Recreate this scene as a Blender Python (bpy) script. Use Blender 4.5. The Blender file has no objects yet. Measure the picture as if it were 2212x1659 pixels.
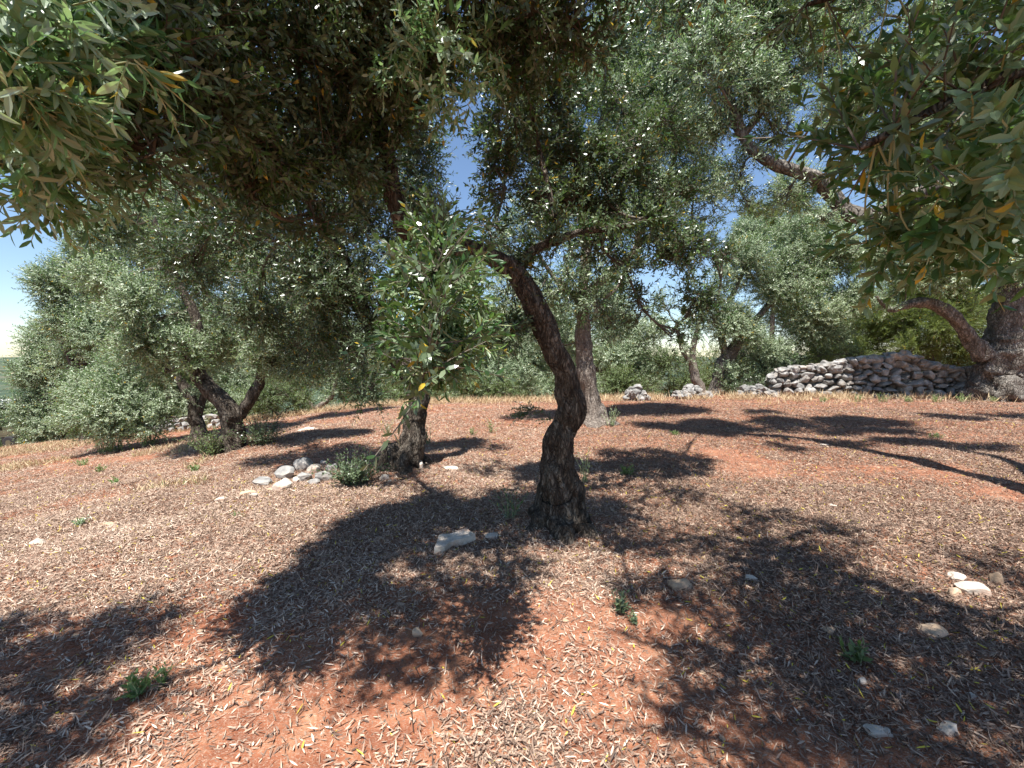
import bpy, math, random
import numpy as np
from mathutils import Vector, noise as mnoise

# ------------------------------------------------------------------ camera, world, sun, exposure
S = bpy.context.scene
COL = S.collection
CAM_Z = 1.55
PITCH = math.radians(3.8)
SUN_EL, SUN_AZ = math.radians(69), math.radians(197.0)      # azimuth clockwise from +Y (ahead of the camera)
cam_d = bpy.data.cameras.new('camera')
cam = bpy.data.objects.new('camera', cam_d)
COL.objects.link(cam)
cam.location = (0, 0, CAM_Z)
cam.rotation_euler = (math.pi / 2 - PITCH, 0, 0)
cam_d.sensor_width = 36; cam_d.lens = 15.01
cam_d.clip_start = 0.02; cam_d.clip_end = 12000
S.camera = cam
W = bpy.data.worlds.new('World'); S.world = W; W.use_nodes = True
nt = W.node_tree
bg = nt.nodes['Background']
sky = nt.nodes.new('ShaderNodeTexSky'); sky.sky_type = 'NISHITA'; sky.sun_disc = False
sky.sun_elevation = SUN_EL; sky.sun_rotation = SUN_AZ
sky.altitude = 100; sky.air_density = 1.0; sky.dust_density = 0.15; sky.ozone_density = 3.0
nt.links.new(sky.outputs[0], bg.inputs[0]); bg.inputs[1].default_value = 0.085
sl = bpy.data.lights.new('sun', 'SUN'); sl.energy = 5.0; sl.angle = math.radians(0.53); sl.color = (1, 0.965, 0.91)
sun = bpy.data.objects.new('sun', sl); COL.objects.link(sun)
SUNV = Vector((math.sin(SUN_AZ) * math.cos(SUN_EL), math.cos(SUN_AZ) * math.cos(SUN_EL), math.sin(SUN_EL)))
sun.rotation_euler = SUNV.to_track_quat('Z', 'Y').to_euler()
sun.location = SUNV * 60
S.view_settings.view_transform = 'Standard'; S.view_settings.look = 'None'
S.view_settings.gamma = 1; S.view_settings.use_curve_mapping = False
S.view_settings.exposure = 1.12
S.cycles.max_bounces = 5; S.cycles.diffuse_bounces = 3; S.cycles.glossy_bounces = 2
S.cycles.transmission_bounces = 3; S.cycles.transparent_max_bounces = 6
S.cycles.sample_clamp_indirect = 4.0
S.cycles.caustics_reflective = False; S.cycles.caustics_refractive = False
S.cycles.use_denoising = True

# ------------------------------------------------------------------ picture <-> place helpers
K = 1024 / 2212.0; F = 427.0
def ray(X, Y):
    u = (X * K - 512) / F; v = (384 - Y * K) / F
    c, s = math.cos(PITCH), math.sin(PITCH)
    return Vector((u, c + v * s, -s + v * c))
def P(X, Y, d):
    r = ray(X, Y); t = d / r.y
    return Vector((r.x * t, d, CAM_Z + r.z * t))
def softplus(v, k):
    return k * np.logaddexp(0, v / k)
def H(x, y):
    x = np.asarray(x, float); y = np.asarray(y, float)
    h = -0.12 * softplus(-x - 3.0, 0.8)
    h = h + 0.016 * softplus(x, 1.0) - 0.016 * softplus(x - 16, 2.0) - 0.01
    h = h - 0.24 * softplus(y - 16.0 - 0.15 * np.abs(x), 1.2)
    h = h - 0.05 * softplus(-y - 3, 1)
    h = np.maximum(h, -38 + 0 * x) if False else -38 + softplus(h + 38, 1.5)
    r = np.hypot(x, y)
    th = np.arctan2(x, y)
    ridge = (30 + 7 * np.sin(th * 9 + 1) + 4 * np.sin(th * 23)) / (1 + np.exp(-(r - 1900) / 180.0))
    near = np.exp(-(r / 60.0) ** 2)
    und = 0.035 * np.sin(x * 0.9 + 1.1 * np.sin(y * 0.5)) * np.cos(y * 0.75 + 0.4) + 0.012 * np.sin(x * 3.1 + y * 1.7) * np.sin(y * 2.9 - x)
    return h + ridge * 1.25 + und * near
_g = np.random.default_rng(99).random((512, 512))
def vnoise(x, y, s, o=0):
    fx, fy = x / s + o, y / s + o * 1.7; ix = np.floor(fx).astype(int); iy = np.floor(fy).astype(int); tx = fx - ix; ty = fy - iy
    tx = tx * tx * (3 - 2 * tx); ty = ty * ty * (3 - 2 * ty)
    q = lambda a, b: _g[a % 512, b % 512]
    return (q(ix, iy) * (1 - tx) + q(ix + 1, iy) * tx) * (1 - ty) + (q(ix, iy + 1) * (1 - tx) + q(ix + 1, iy + 1) * tx) * ty - .5
H0 = H
def H(x, y):
    x = np.asarray(x, float); y = np.asarray(y, float)
    h = H0(x, y); near = np.exp(-(np.hypot(x, y) / 22.0) ** 2)
    h = h + near * (.07 * vnoise(x, y, .9, 3) + .035 * vnoise(x, y, .33, 7) + .016 * vnoise(x, y, .13, 11))
    for (mx, my, mh, mr) in ((.44, 4.03, .10, .55), (-1.54, 6.15, .14, .7), (-5.65, 8.6, .10, .7), (1.85, 9.8, .08, .7)):
        h = h + mh * np.exp(-((x - mx) ** 2 + (y - my) ** 2) / mr ** 2)
    return h
def G(X, Y):
    r = ray(X, Y); t = 0.3; c = Vector((0, 0, CAM_Z))
    while t < 400:
        p = c + r * t
        if p.z < float(H(p.x, p.y)): break
        t *= 1.006
    lo, hi = t / 1.006, t
    for _ in range(20):
        m = (lo + hi) / 2; p = c + r * m
        if p.z < float(H(p.x, p.y)): hi = m
        else: lo = m
    return Vector((p.x, p.y, float(H(p.x, p.y))))

# ------------------------------------------------------------------ mesh building
class Acc:
    def __init__(s): s.v = []; s.l = []; s.t = []; s.m = []; s.r = []; s.n = 0
    def add(s, verts, loops, tots, mat=0, rnd=None):
        verts = np.asarray(verts, np.float32).reshape(-1, 3); loops = np.asarray(loops, np.int64).ravel()
        tots = np.asarray(tots, np.int32).ravel()
        s.v.append(verts); s.l.append(loops + s.n); s.t.append(tots)
        s.m.append(np.full(len(tots), mat, np.int32))
        s.r.append(np.zeros(len(tots), np.float32) if rnd is None else np.asarray(rnd, np.float32).ravel())
        s.n += len(verts)
    def build(s, name, mats, parent=None, smooth=False, smooth_mats=None):
        v = np.concatenate(s.v); l = np.concatenate(s.l); t = np.concatenate(s.t); m = np.concatenate(s.m); r = np.concatenate(s.r)
        me = bpy.data.meshes.new(name)
        me.vertices.add(len(v)); me.loops.add(len(l)); me.polygons.add(len(t))
        me.vertices.foreach_set('co', v.ravel())
        me.loops.foreach_set('vertex_index', l.astype(np.int32))
        st = np.zeros(len(t), np.int32); st[1:] = np.cumsum(t)[:-1]
        me.polygons.foreach_set('loop_start', st)
        if isinstance(mats, (list, tuple)):
            for q in mats: me.materials.append(q)
        else: me.materials.append(mats)
        me.polygons.foreach_set('material_index', m)
        sm = np.full(len(t), smooth, bool)
        if smooth_mats is not None: sm = np.isin(m, smooth_mats)
        me.polygons.foreach_set('use_smooth', sm)
        me.update(calc_edges=True)
        a = me.attributes.new('rnd', 'FLOAT', 'FACE'); a.data.foreach_set('value', r)
        o = bpy.data.objects.new(name, me); COL.objects.link(o)
        if parent is not None: o.parent = parent; o.matrix_parent_inverse = parent.matrix_world.inverted() if False else o.matrix_parent_inverse
        return o
def tag(o, label=None, cat=None, group=None, kind=None):
    if label: o['label'] = label
    if cat: o['category'] = cat
    if group: o['group'] = group
    if kind: o['kind'] = kind
    return o
def empty(name, loc, label, cat, group=None):
    o = bpy.data.objects.new(name, None); COL.objects.link(o); o.location = loc; o.empty_display_size = 0.2
    return tag(o, label, cat, group)
def attach(o, root):
    """o's mesh is in world coordinates; shift it to the thing's own base and parent it."""
    me = o.data; n = len(me.vertices); c = np.empty(n * 3, np.float32); me.vertices.foreach_get('co', c)
    c = c.reshape(-1, 3) - np.array(root.location, np.float32); me.vertices.foreach_set('co', c.ravel()); me.update()
    o.parent = root
    return o
def recentre(o, loc):
    me = o.data; n = len(me.vertices); c = np.empty(n * 3, np.float32); me.vertices.foreach_get('co', c)
    c = c.reshape(-1, 3) - np.array(loc, np.float32); me.vertices.foreach_set('co', c.ravel()); me.update()
    o.location = loc
    return o

def catmull(pts, n_per=8):
    """pts: (n, k) array -> smooth interpolation"""
    p = np.asarray(pts, float)
    p = np.vstack([2 * p[0] - p[1], p, 2 * p[-1] - p[-2]])
    out = []
    for i in range(1, len(p) - 2):
        for j in range(n_per):
            t = j / n_per; a, b, c, d = p[i - 1], p[i], p[i + 1], p[i + 2]
            out.append(0.5 * ((2 * b) + (c - a) * t + (2 * a - 5 * b + 4 * c - d) * t * t + (3 * b - a - 3 * c + d) * t ** 3))
    out.append(p[-2])
    return np.array(out)
def tube(acc, path, rad, sides=8, rough=0.0, seed=0, mat=0, flare=0.0, twist=0.0, lobes=5):
    """path (n,3), rad (n); knotted bark relief when rough > 0; root flare at the start when flare > 0"""
    path = np.asarray(path, float); n = len(path)
    path = path + np.arange(n)[:, None] * 1e-6; rad = np.maximum(np.asarray(rad, float), 0.0008)
    tan = np.gradient(path, axis=0); tan /= np.linalg.norm(tan, axis=1)[:, None] + 1e-9
    ref = np.array([1.0, 0, 0]) if abs(tan[0][0]) < 0.8 else np.array([0, 1.0, 0])
    us = []; u = np.cross(tan[0], ref); u /= np.linalg.norm(u) + 1e-9
    for i in range(n):
        u = u - tan[i] * np.dot(u, tan[i]); u /= np.linalg.norm(u) + 1e-9; us.append(u)
    us = np.array(us); ws = np.cross(tan, us)
    ang = np.linspace(0, 2 * math.pi, sides, endpoint=False)
    arc = np.concatenate([[0], np.cumsum(np.linalg.norm(np.diff(path, axis=0), axis=1))])
    ca, sa = np.cos(ang), np.sin(ang)
    R = np.repeat(rad[:, None], sides, 1)
    if rough > 0:
        for i in range(n):
            tw = twist * arc[i]
            sc = 1.0 / max(rad[i], 0.02)
            for j in range(sides):
                a = ang[j] + tw
                q = Vector((math.cos(a) * 1.25 + seed * 7.3, math.sin(a) * 1.25, arc[i] * 2.2))
                n1 = mnoise.noise(q)
                q2 = Vector((math.cos(a) * 3.0 + seed * 3.1, math.sin(a) * 3.0, arc[i] * 5.5))
                n2 = mnoise.noise(q2)
                n3 = mnoise.noise(Vector((math.cos(a) * 7.0 + seed, math.sin(a) * 7.0, arc[i] * 16)))
                k = 1 + rough * (1.1 * n1 + 0.7 * n2 + 0.35 * n3)
                if flare > 0:
                    e = math.exp(-arc[i] / (rad[0] * 1.0 + 0.02))
                    lob = abs(math.cos(lobes * 0.5 * (ang[j] + 0.8 * n1) + seed))
                    k *= 1 + flare * e * (lob ** 1.5 - 0.35)
                    k -= 0.16 * math.exp(-arc[i] / (rad[0] * 3)) * max(0, 0.35 - lob)
                R[i, j] *= max(k, 0.3)
    V = path[:, None, :] + R[..., None] * (us[:, None, :] * ca[None, :, None] + ws[:, None, :] * sa[None, :, None])
    i, j = np.meshgrid(np.arange(n - 1), np.arange(sides), indexing='ij')
    j2 = (j + 1) % sides
    q = np.stack([i * sides + j, i * sides + j2, (i + 1) * sides + j2, (i + 1) * sides + j], -1)
    nq = (n - 1) * sides
    acc.add(V, q, np.full(nq, 4), mat)
    # caps
    acc.add(V[-1], np.arange(sides), [sides], mat)
    acc.add(V[0], np.arange(sides)[::-1], [sides], mat)

def norm(a): return a / (np.linalg.norm(a, axis=-1, keepdims=True) + 1e-9)
def leaves(acc, base, d, nrm, L, Wd, bend, rnd, lod=1, mat=0):
    """base, d, nrm (N,3); L, Wd, bend, rnd (N)"""
    d = norm(d); side = norm(np.cross(d, nrm)); nrm = norm(np.cross(side, d)); N = len(base)
    L = L[:, None]; Wd = Wd[:, None]; bend = bend[:, None]
    def pt(t, s, z=0.0):
        return base + d * L * t + side * Wd * s + nrm * (L * bend * (t * t) * -1 + Wd * z)
    if lod == 0:
        vs = [pt(0, 0), pt(.22, .36, .12), pt(.22, 0), pt(.22, -.36, .12), pt(.55, .5, .16), pt(.55, 0), pt(.55, -.5, .16),
              pt(.84, .27, .08), pt(.84, 0), pt(.84, -.27, .08), pt(1, 0)]
        f = [(0, 2, 1), (0, 3, 2), (1, 2, 5, 4), (2, 3, 6, 5), (4, 5, 8, 7), (5, 6, 9, 8), (7, 8, 10), (8, 9, 10)]
    elif lod == 1:
        vs = [pt(0, 0), pt(.32, .5), pt(.72, .42), pt(1, 0), pt(.72, -.42), pt(.32, -.5)]
        f = [(0, 5, 4, 3, 2, 1)]
        f = [(0, 5, 1), (1, 5, 4, 2), (2, 4, 3)]
    else:
        vs = [pt(0, 0), pt(.45, .5), pt(1, 0), pt(.45, -.5)]
        f = [(0, 3, 2, 1)]
    nv = len(vs); V = np.stack(vs, 1)
    fl = np.concatenate([np.array(q) for q in f]); tot = np.array([len(q) for q in f])
    loops = (np.arange(N) * nv)[:, None] + fl[None, :]
    acc.add(V, loops, np.tile(tot, N), mat, np.repeat(rnd, len(f)))

def sprays(acc, pos, dr, rng, length=0.3, nl=16, leafL=0.06, leafW=0.0125, lod=1, twig=0.0022, droop=0.25, rlo=0.0, rhi=1.0, twigs=True, spread=0.75, mats=(0, 1), yellow=0.012, rbase=None):
    """leafy shoots: opposite pairs of leaves along a slightly curved twig"""
    Sn = len(pos)
    if Sn == 0: return
    dr = norm(dr); Ls = length * rng.uniform(.6, 1.25, Sn)
    a = norm(np.cross(dr, rng.normal(size=(Sn, 3)))); b = np.cross(dr, a)
    sag = np.zeros((Sn, 3)); sag[:, 2] = -droop * rng.uniform(.2, 1.3, Sn)
    bendv = a * rng.normal(0, .25, (Sn, 1)) + sag
    def tp(t): return pos[:, None, :] + dr[:, None, :] * (Ls[:, None] * t)[..., None] + bendv[:, None, :] * (Ls[:, None] * t * t)[..., None]
    npair = nl // 2
    t = (np.arange(npair) + .6) / npair * np.ones((Sn, 1)) + rng.normal(0, .02, (Sn, npair))
    B = tp(t); T = norm(dr[:, None, :] + 2 * bendv[:, None, :] * t[..., None])
    ph = rng.uniform(0, 6.28, (Sn, 1)) + np.arange(npair)[None, :] * 1.57 + rng.normal(0, .3, (Sn, npair))
    rv = a[:, None, :] * np.cos(ph)[..., None] + b[:, None, :] * np.sin(ph)[..., None]
    rndb = rng.uniform(rlo, rhi, (Sn, 1)) if rbase is None else np.clip(rbase[:, None] + rng.normal(0, .12, (Sn, 1)), rlo, rhi)
    for sgn in (1, -1):
        ang = rng.normal(spread, .22, (Sn, npair, 1)) * (1.1 - .35 * t[..., None])
        D = T * np.cos(ang) + sgn * rv * np.sin(ang) + rng.normal(0, .12, (Sn, npair, 3))
        D[..., 2] -= .12
        Nn = T * 1.0 - sgn * rv * .5 + rng.normal(0, .35, (Sn, npair, 3))
        Nn[..., 2] += .35
        n = Sn * npair
        r = np.clip(rndb + rng.normal(0, .16, (Sn, npair)), 0.02, 0.9)
        r = np.where(rng.random((Sn, npair)) < yellow, .97, r)
        sz = rng.uniform(.7, 1.2, n) * np.tile(1 - .35 * np.linspace(0, 1, npair) ** 2, Sn)
        leaves(acc, B.reshape(-1, 3), D.reshape(-1, 3), Nn.reshape(-1, 3), leafL * sz, leafW * (.75 + .35 * rng.random(n)) * sz ** .5,
               rng.normal(.1, .14, n), r.ravel(), lod, mats[0])
    if twigs:
        tt = np.tile(np.array([0, .5, 1.0]), (Sn, 1)); C = tp(tt)
        rr = twig * np.array([1.3, 1.0, .5])
        ring = []
        for k in range(3):
            th = k * 2.094
            off = (a * math.cos(th) + b * math.sin(th))
            ring.append(C + off[:, None, :] * rr[None, :, None])
        V = np.stack(ring, 2)          # S,3(along),3(around),3
        f = []
        for i in range(2):
            for k in range(3):
                k2 = (k + 1) % 3; f += [i * 3 + k, i * 3 + k2, (i + 1) * 3 + k2, (i + 1) * 3 + k]
        loops = (np.arange(Sn) * 9)[:, None] + np.array(f)[None, :]
        acc.add(V, loops, np.full(Sn * 6, 4), mats[1])

# ------------------------------------------------------------------ materials
def mat(name):
    m = bpy.data.materials.new(name); m.use_nodes = True
    t = m.node_tree; b = t.nodes['Principled BSDF']
    return m, t, b
def N(t, kind, **kw):
    n = t.nodes.new(kind)
    for k, v in kw.items():
        if k in n.inputs.keys() if hasattr(n.inputs, 'keys') else False: n.inputs[k].default_value = v
        else: setattr(n, k, v)
    return n
def ramp(t, fac, stops, interp='LINEAR'):
    n = t.nodes.new('ShaderNodeValToRGB'); e = n.color_ramp.elements; n.color_ramp.interpolation = interp
    while len(e) < len(stops): e.new(.5)
    for q, (p, c) in zip(e, stops): q.position = p; q.color = (*c, 1)
    t.links.new(fac, n.inputs[0]); return n.outputs[0]
def noise(t, co, scale, detail=4, rough=.55, dist=0.0):
    n = t.nodes.new('ShaderNodeTexNoise'); n.inputs['Scale'].default_value = scale; n.inputs['Detail'].default_value = detail
    n.inputs['Roughness'].default_value = rough; n.inputs['Distortion'].default_value = dist
    if co is not None: t.links.new(co, n.inputs['Vector'])
    return n.outputs[0]
def mixc(t, f, a, b, mode='MIX'):
    n = t.nodes.new('ShaderNodeMix'); n.data_type = 'RGBA'; n.blend_type = mode
    for s, v in ((0, f), (6, a), (7, b)):
        if isinstance(v, (int, float)): n.inputs[s].default_value = v
        elif isinstance(v, tuple): n.inputs[s].default_value = (*v, 1)
        else: t.links.new(v, n.inputs[s])
    return n.outputs[2]
def math_(t, op, a, b=0.0, clamp=False):
    n = t.nodes.new('ShaderNodeMath'); n.operation = op; n.use_clamp = clamp
    for s, v in ((0, a), (1, b)):
        if isinstance(v, (int, float)): n.inputs[s].default_value = v
        else: t.links.new(v, n.inputs[s])
    return n.outputs[0]
def bump(t, b, h, strength=.5, dist=.02):
    n = t.nodes.new('ShaderNodeBump'); n.inputs['Strength'].default_value = strength; n.inputs['Distance'].default_value = dist
    t.links.new(h, n.inputs['Height']); t.links.new(n.outputs[0], b.inputs['Normal'])
def coords(t, scale=(1, 1, 1)):
    tc = t.nodes.new('ShaderNodeTexCoord'); mp = t.nodes.new('ShaderNodeMapping'); mp.inputs['Scale'].default_value = scale
    t.links.new(tc.outputs['Object'], mp.inputs[0]); return mp.outputs[0]

def leaf_mat(name, front, back, yellow=(.55, .38, .04), rough=.42, transl=.32, tint=(.20, .26, .05), spec=.5):
    m, t, b = mat(name)
    at = N(t, 'ShaderNodeAttribute', attribute_name='rnd', attribute_type='GEOMETRY')
    fr = ramp(t, at.outputs['Fac'], [(0, front[0]), (.5, front[1]), (.9, front[2]), (.94, yellow)])
    bk = ramp(t, at.outputs['Fac'], [(0, back[0]), (.9, back[1]), (.94, yellow)])
    geo = N(t, 'ShaderNodeNewGeometry')
    c = mixc(t, geo.outputs['Backfacing'], fr, bk)
    t.links.new(c, b.inputs['Base Color'])
    b.inputs['Roughness'].default_value = rough
    b.inputs['Specular IOR Level'].default_value = spec
    tr = t.nodes.new('ShaderNodeBsdfTranslucent')
    tcol = mixc(t, .45, fr, tint)
    t.links.new(tcol, tr.inputs[0])
    ms = t.nodes.new('ShaderNodeMixShader'); ms.inputs[0].default_value = transl
    t.links.new(b.outputs[0], ms.inputs[1]); t.links.new(tr.outputs[0], ms.inputs[2])
    t.links.new(ms.outputs[0], t.nodes['Material Output'].inputs[0])
    return m
M = {}
M['olive'] = leaf_mat('olive_leaf', [(.03, .065, .024), (.055, .13, .038), (.12, .23, .06)], [(.07, .105, .05), (.15, .20, .11)], rough=.3, transl=.24, spec=.65)
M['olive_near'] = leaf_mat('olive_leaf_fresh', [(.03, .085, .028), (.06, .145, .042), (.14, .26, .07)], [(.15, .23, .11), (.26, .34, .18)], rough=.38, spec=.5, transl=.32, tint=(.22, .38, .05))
M['olive_grey'] = leaf_mat('olive_leaf_silvery', [(.055, .13, .04), (.15, .275, .09), (.36, .48, .22)], [(.27, .35, .21), (.45, .52, .35)], rough=.36, transl=.36, tint=(.28, .40, .14), spec=.6)
M['olive_sunlit'] = leaf_mat('olive_leaf_sunlit', [(.05, .13, .045), (.10, .215, .075), (.21, .35, .13)], [(.26, .35, .22), (.44, .53, .38)], rough=.35, spec=.6, transl=.40, tint=(.27, .44, .14))  # brighter, more translucent copy of the olive leaf; sun glare put into its colour
M['shrub'] = leaf_mat('shrub_leaf', [(.05, .09, .025), (.09, .15, .035), (.16, .24, .05)], [(.10, .15, .06), (.16, .22, .08)], rough=.5)
M['pine'] = leaf_mat('pine_needle', [(.055, .10, .025), (.105, .17, .04), (.19, .27, .07)], [(.09, .13, .03), (.17, .22, .06)], rough=.55, transl=.4, tint=(.4, .45, .06))
M['weed'] = leaf_mat('weed_leaf', [(.07, .14, .03), (.12, .22, .05), (.22, .33, .09)], [(.12, .2, .06), (.2, .3, .1)], rough=.5, transl=.35)

def bark_mat(name, dark, mid, light, z=.35, sc=14):
    m, t, b = mat(name)
    co = coords(t, (1, 1, z))
    n1 = noise(t, co, sc, 8, .7, .6); n2 = noise(t, co, sc * 4.5, 5, .65)
    v = N(t, 'ShaderNodeTexVoronoi', feature='DISTANCE_TO_EDGE'); v.inputs['Scale'].default_value = sc * 2.2
    dn = t.nodes.new('ShaderNodeVectorMath'); dn.operation = 'MULTIPLY_ADD'
    nn = t.nodes.new('ShaderNodeTexNoise'); nn.inputs['Scale'].default_value = sc * 1.2; t.links.new(co, nn.inputs['Vector'])
    t.links.new(nn.outputs[1], dn.inputs[0]); dn.inputs[1].default_value = (.12, .12, .12); t.links.new(co, dn.inputs[2])
    t.links.new(dn.outputs[0], v.inputs['Vector'])
    crack = math_(t, 'MULTIPLY', v.outputs['Distance'], 5.0, True)
    c = ramp(t, n1, [(.30, dark), (.48, mid), (.68, light)])
    c = mixc(t, math_(t, 'MULTIPLY', math_(t, 'SUBTRACT', 1.0, crack), .6), c, dark)
    lich = ramp(t, noise(t, co, sc * 1.7, 3, .6), [(.60, (0, 0, 0)), (.70, (1, 1, 1))])
    c = mixc(t, math_(t, 'MULTIPLY', lich, .45), c, tuple(min(1, q * 1.5) for q in light))
    t.links.new(c, b.inputs['Base Color']); b.inputs['Roughness'].default_value = .92; b.inputs['Specular IOR Level'].default_value = .2
    hgt = math_(t, 'ADD', math_(t, 'MULTIPLY', crack, .8), math_(t, 'ADD', n1, math_(t, 'MULTIPLY', n2, .4)))
    bump(t, b, hgt, 1.0, .02)
    return m
M['bark'] = bark_mat('olive_bark', (.022, .017, .013), (.095, .074, .056), (.27, .235, .19))
M['bark_pale'] = bark_mat('olive_bark_pale', (.10, .075, .06), (.26, .215, .18), (.42, .37, .32))
M['bark_old'] = bark_mat('olive_bark_old', (.04, .034, .028), (.145, .125, .105), (.32, .295, .26), z=.5, sc=7)
m, t, b = mat('twig'); M['twig'] = m
b.inputs['Base Color'].default_value = (.105, .085, .062, 1); b.inputs['Roughness'].default_value = .8
m, t, b = mat('twig_green'); M['twig_green'] = m
b.inputs['Base Color'].default_value = (.30, .32, .16, 1); b.inputs['Roughness'].default_value = .7

# soil with litter colours
m, t, b = mat('red_soil'); M['soil'] = m
co = coords(t)
big = noise(t, co, .55, 4, .6); mid = noise(t, co, 5, 6, .65); fine = noise(t, co, 60, 4, .7)
soil = ramp(t, mid, [(.3, (.15, .050, .027)), (.5, (.26, .095, .048)), (.72, (.37, .18, .10))])
specks = ramp(t, noise(t, coords(t, (1.0, 2.2, 1)), 95, 3, .8), [(.50, (0, 0, 0)), (.60, (1, 1, 1))])
litc = ramp(t, fine, [(.35, (.16, .10, .07)), (.5, (.33, .235, .17)), (.65, (.50, .40, .31))])
lm = ramp(t, big, [(.36, (.25, .25, .25)), (.56, (.9, .9, .9))])
c = mixc(t, math_(t, 'MULTIPLY', specks, lm), soil, litc)
geo = N(t, 'ShaderNodeNewGeometry'); sx = t.nodes.new('ShaderNodeSeparateXYZ'); t.links.new(geo.outputs['Position'], sx.inputs[0])
# far valley: fields, woods
farm = math_(t, 'MULTIPLY', math_(t, 'SUBTRACT', sx.outputs[1], 45.0), .03, True)
field = ramp(t, noise(t, co, .012, 5, .6), [(.35, (.035, .055, .035)), (.5, (.06, .085, .05)), (.62, (.13, .12, .08)), (.7, (.04, .065, .04))])
c = mixc(t, farm, c, field)
t.links.new(c, b.inputs['Base Color']); b.inputs['Roughness'].default_value = .95; b.inputs['Specular IOR Level'].default_value = .15
bump(t, b, math_(t, 'ADD', math_(t, 'MULTIPLY', mid, 1.5), math_(t, 'MULTIPLY', fine, .35)), .8, .025)

m, t, b = mat('dry_leaf'); M['litter'] = m
at = N(t, 'ShaderNodeAttribute', attribute_name='rnd', attribute_type='GEOMETRY')
c = ramp(t, at.outputs['Fac'], [(0, (.07, .045, .034)), (.2, (.15, .10, .075)), (.45, (.30, .205, .15)), (.7, (.47, .345, .255)), (.88, (.70, .58, .46)), (.965, (.50, .45, .38)), (.975, (.62, .47, .06)), (1, (.35, .42, .08))])
t.links.new(c, b.inputs['Base Color']); b.inputs['Roughness'].default_value = .75; b.inputs['Specular IOR Level'].default_value = .15
m, t, b = mat('straw'); M['straw'] = m
at = N(t, 'ShaderNodeAttribute', attribute_name='rnd', attribute_type='GEOMETRY')
c = ramp(t, at.outputs['Fac'], [(0, (.34, .22, .12)), (.5, (.52, .38, .22)), (.8, (.62, .5, .32)), (.86, (.18, .24, .07)), (1, (.28, .35, .10))])
t.links.new(c, b.inputs['Base Color']); b.inputs['Roughness'].default_value = .7

def stone_mat(name, cols, stain=(.36, .17, .09), amt=.65, sc=9):
    m, t, b = mat(name); co = coords(t)
    at = N(t, 'ShaderNodeAttribute', attribute_name='rnd', attribute_type='GEOMETRY')
    ob = N(t, 'ShaderNodeObjectInfo')
    n1 = noise(t, co, sc, 7, .65); n2 = noise(t, co, sc * 5, 5, .7)
    c = ramp(t, n1, [(.3, cols[0]), (.5, cols[1]), (.7, cols[2])])
    c = mixc(t, math_(t, 'MULTIPLY', ramp(t, noise(t, co, sc * .55, 4, .6), [(.5, (0, 0, 0)), (.66, (1, 1, 1))]), amt), c, stain)
    k = math_(t, 'ADD', .72, math_(t, 'MULTIPLY', at.outputs['Fac'], .5))
    hs = t.nodes.new('ShaderNodeHueSaturation'); t.links.new(c, hs.inputs['Color']); t.links.new(k, hs.inputs['Value'])
    t.links.new(hs.outputs[0], b.inputs['Base Color']); b.inputs['Roughness'].default_value = .9; b.inputs['Specular IOR Level'].default_value = .2
    bump(t, b, math_(t, 'ADD', n1, math_(t, 'MULTIPLY', n2, .4)), .7, .012)
    return m
M['stone'] = stone_mat('limestone', [(.30, .25, .20), (.50, .44, .37), (.68, .62, .54)])
M['stone_tan'] = stone_mat('limestone_tan', [(.30, .20, .13), (.46, .33, .22), (.58, .46, .34)], amt=.6)
M['stone_grey'] = stone_mat('limestone_weathered', [(.12, .115, .11), (.26, .25, .235), (.46, .44, .41)], stain=(.30, .22, .15), amt=.35, sc=6)

# ------------------------------------------------------------------ ground
def build_ground():
    n, mrows = 800, 760
    tx = np.linspace(-7.9, 7.9, n); xs = 2.6 * np.sinh(tx)
    ty = np.linspace(-2.3, 8.1, mrows); ys = 2.2 * np.sinh(ty) + 2.5
    X, Y = np.meshgrid(xs, ys)
    Z = H(X, Y)
    rng = np.random.default_rng(3)
    near = np.exp(-(np.hypot(X, Y) / 12) ** 2)
    Z = Z + near * rng.normal(0, .004, Z.shape)
    a = Acc(); V = np.stack([X, Y, Z], -1)
    i, j = np.meshgrid(np.arange(mrows - 1), np.arange(n - 1), indexing='ij')
    q = np.stack([i * n + j, i * n + j + 1, (i + 1) * n + j + 1, (i + 1) * n + j], -1)
    a.add(V, q, np.full((mrows - 1) * (n - 1), 4))
    o = a.build('ground', M['soil'], smooth=True); tag(o, kind='structure')
build_ground()

def noise2(x, y, s, seed=0):
    """cheap smooth value noise on arrays"""
    rng = np.random.default_rng(seed); g = rng.random((256, 256))
    fx, fy = x / s, y / s; ix = np.floor(fx).astype(int); iy = np.floor(fy).astype(int); tx = fx - ix; ty = fy - iy
    tx = tx * tx * (3 - 2 * tx); ty = ty * ty * (3 - 2 * ty)
    def g_(a, b): return g[a % 256, b % 256]
    return (g_(ix, iy) * (1 - tx) + g_(ix + 1, iy) * tx) * (1 - ty) + (g_(ix, iy + 1) * (1 - tx) + g_(ix + 1, iy + 1) * tx) * ty

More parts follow.
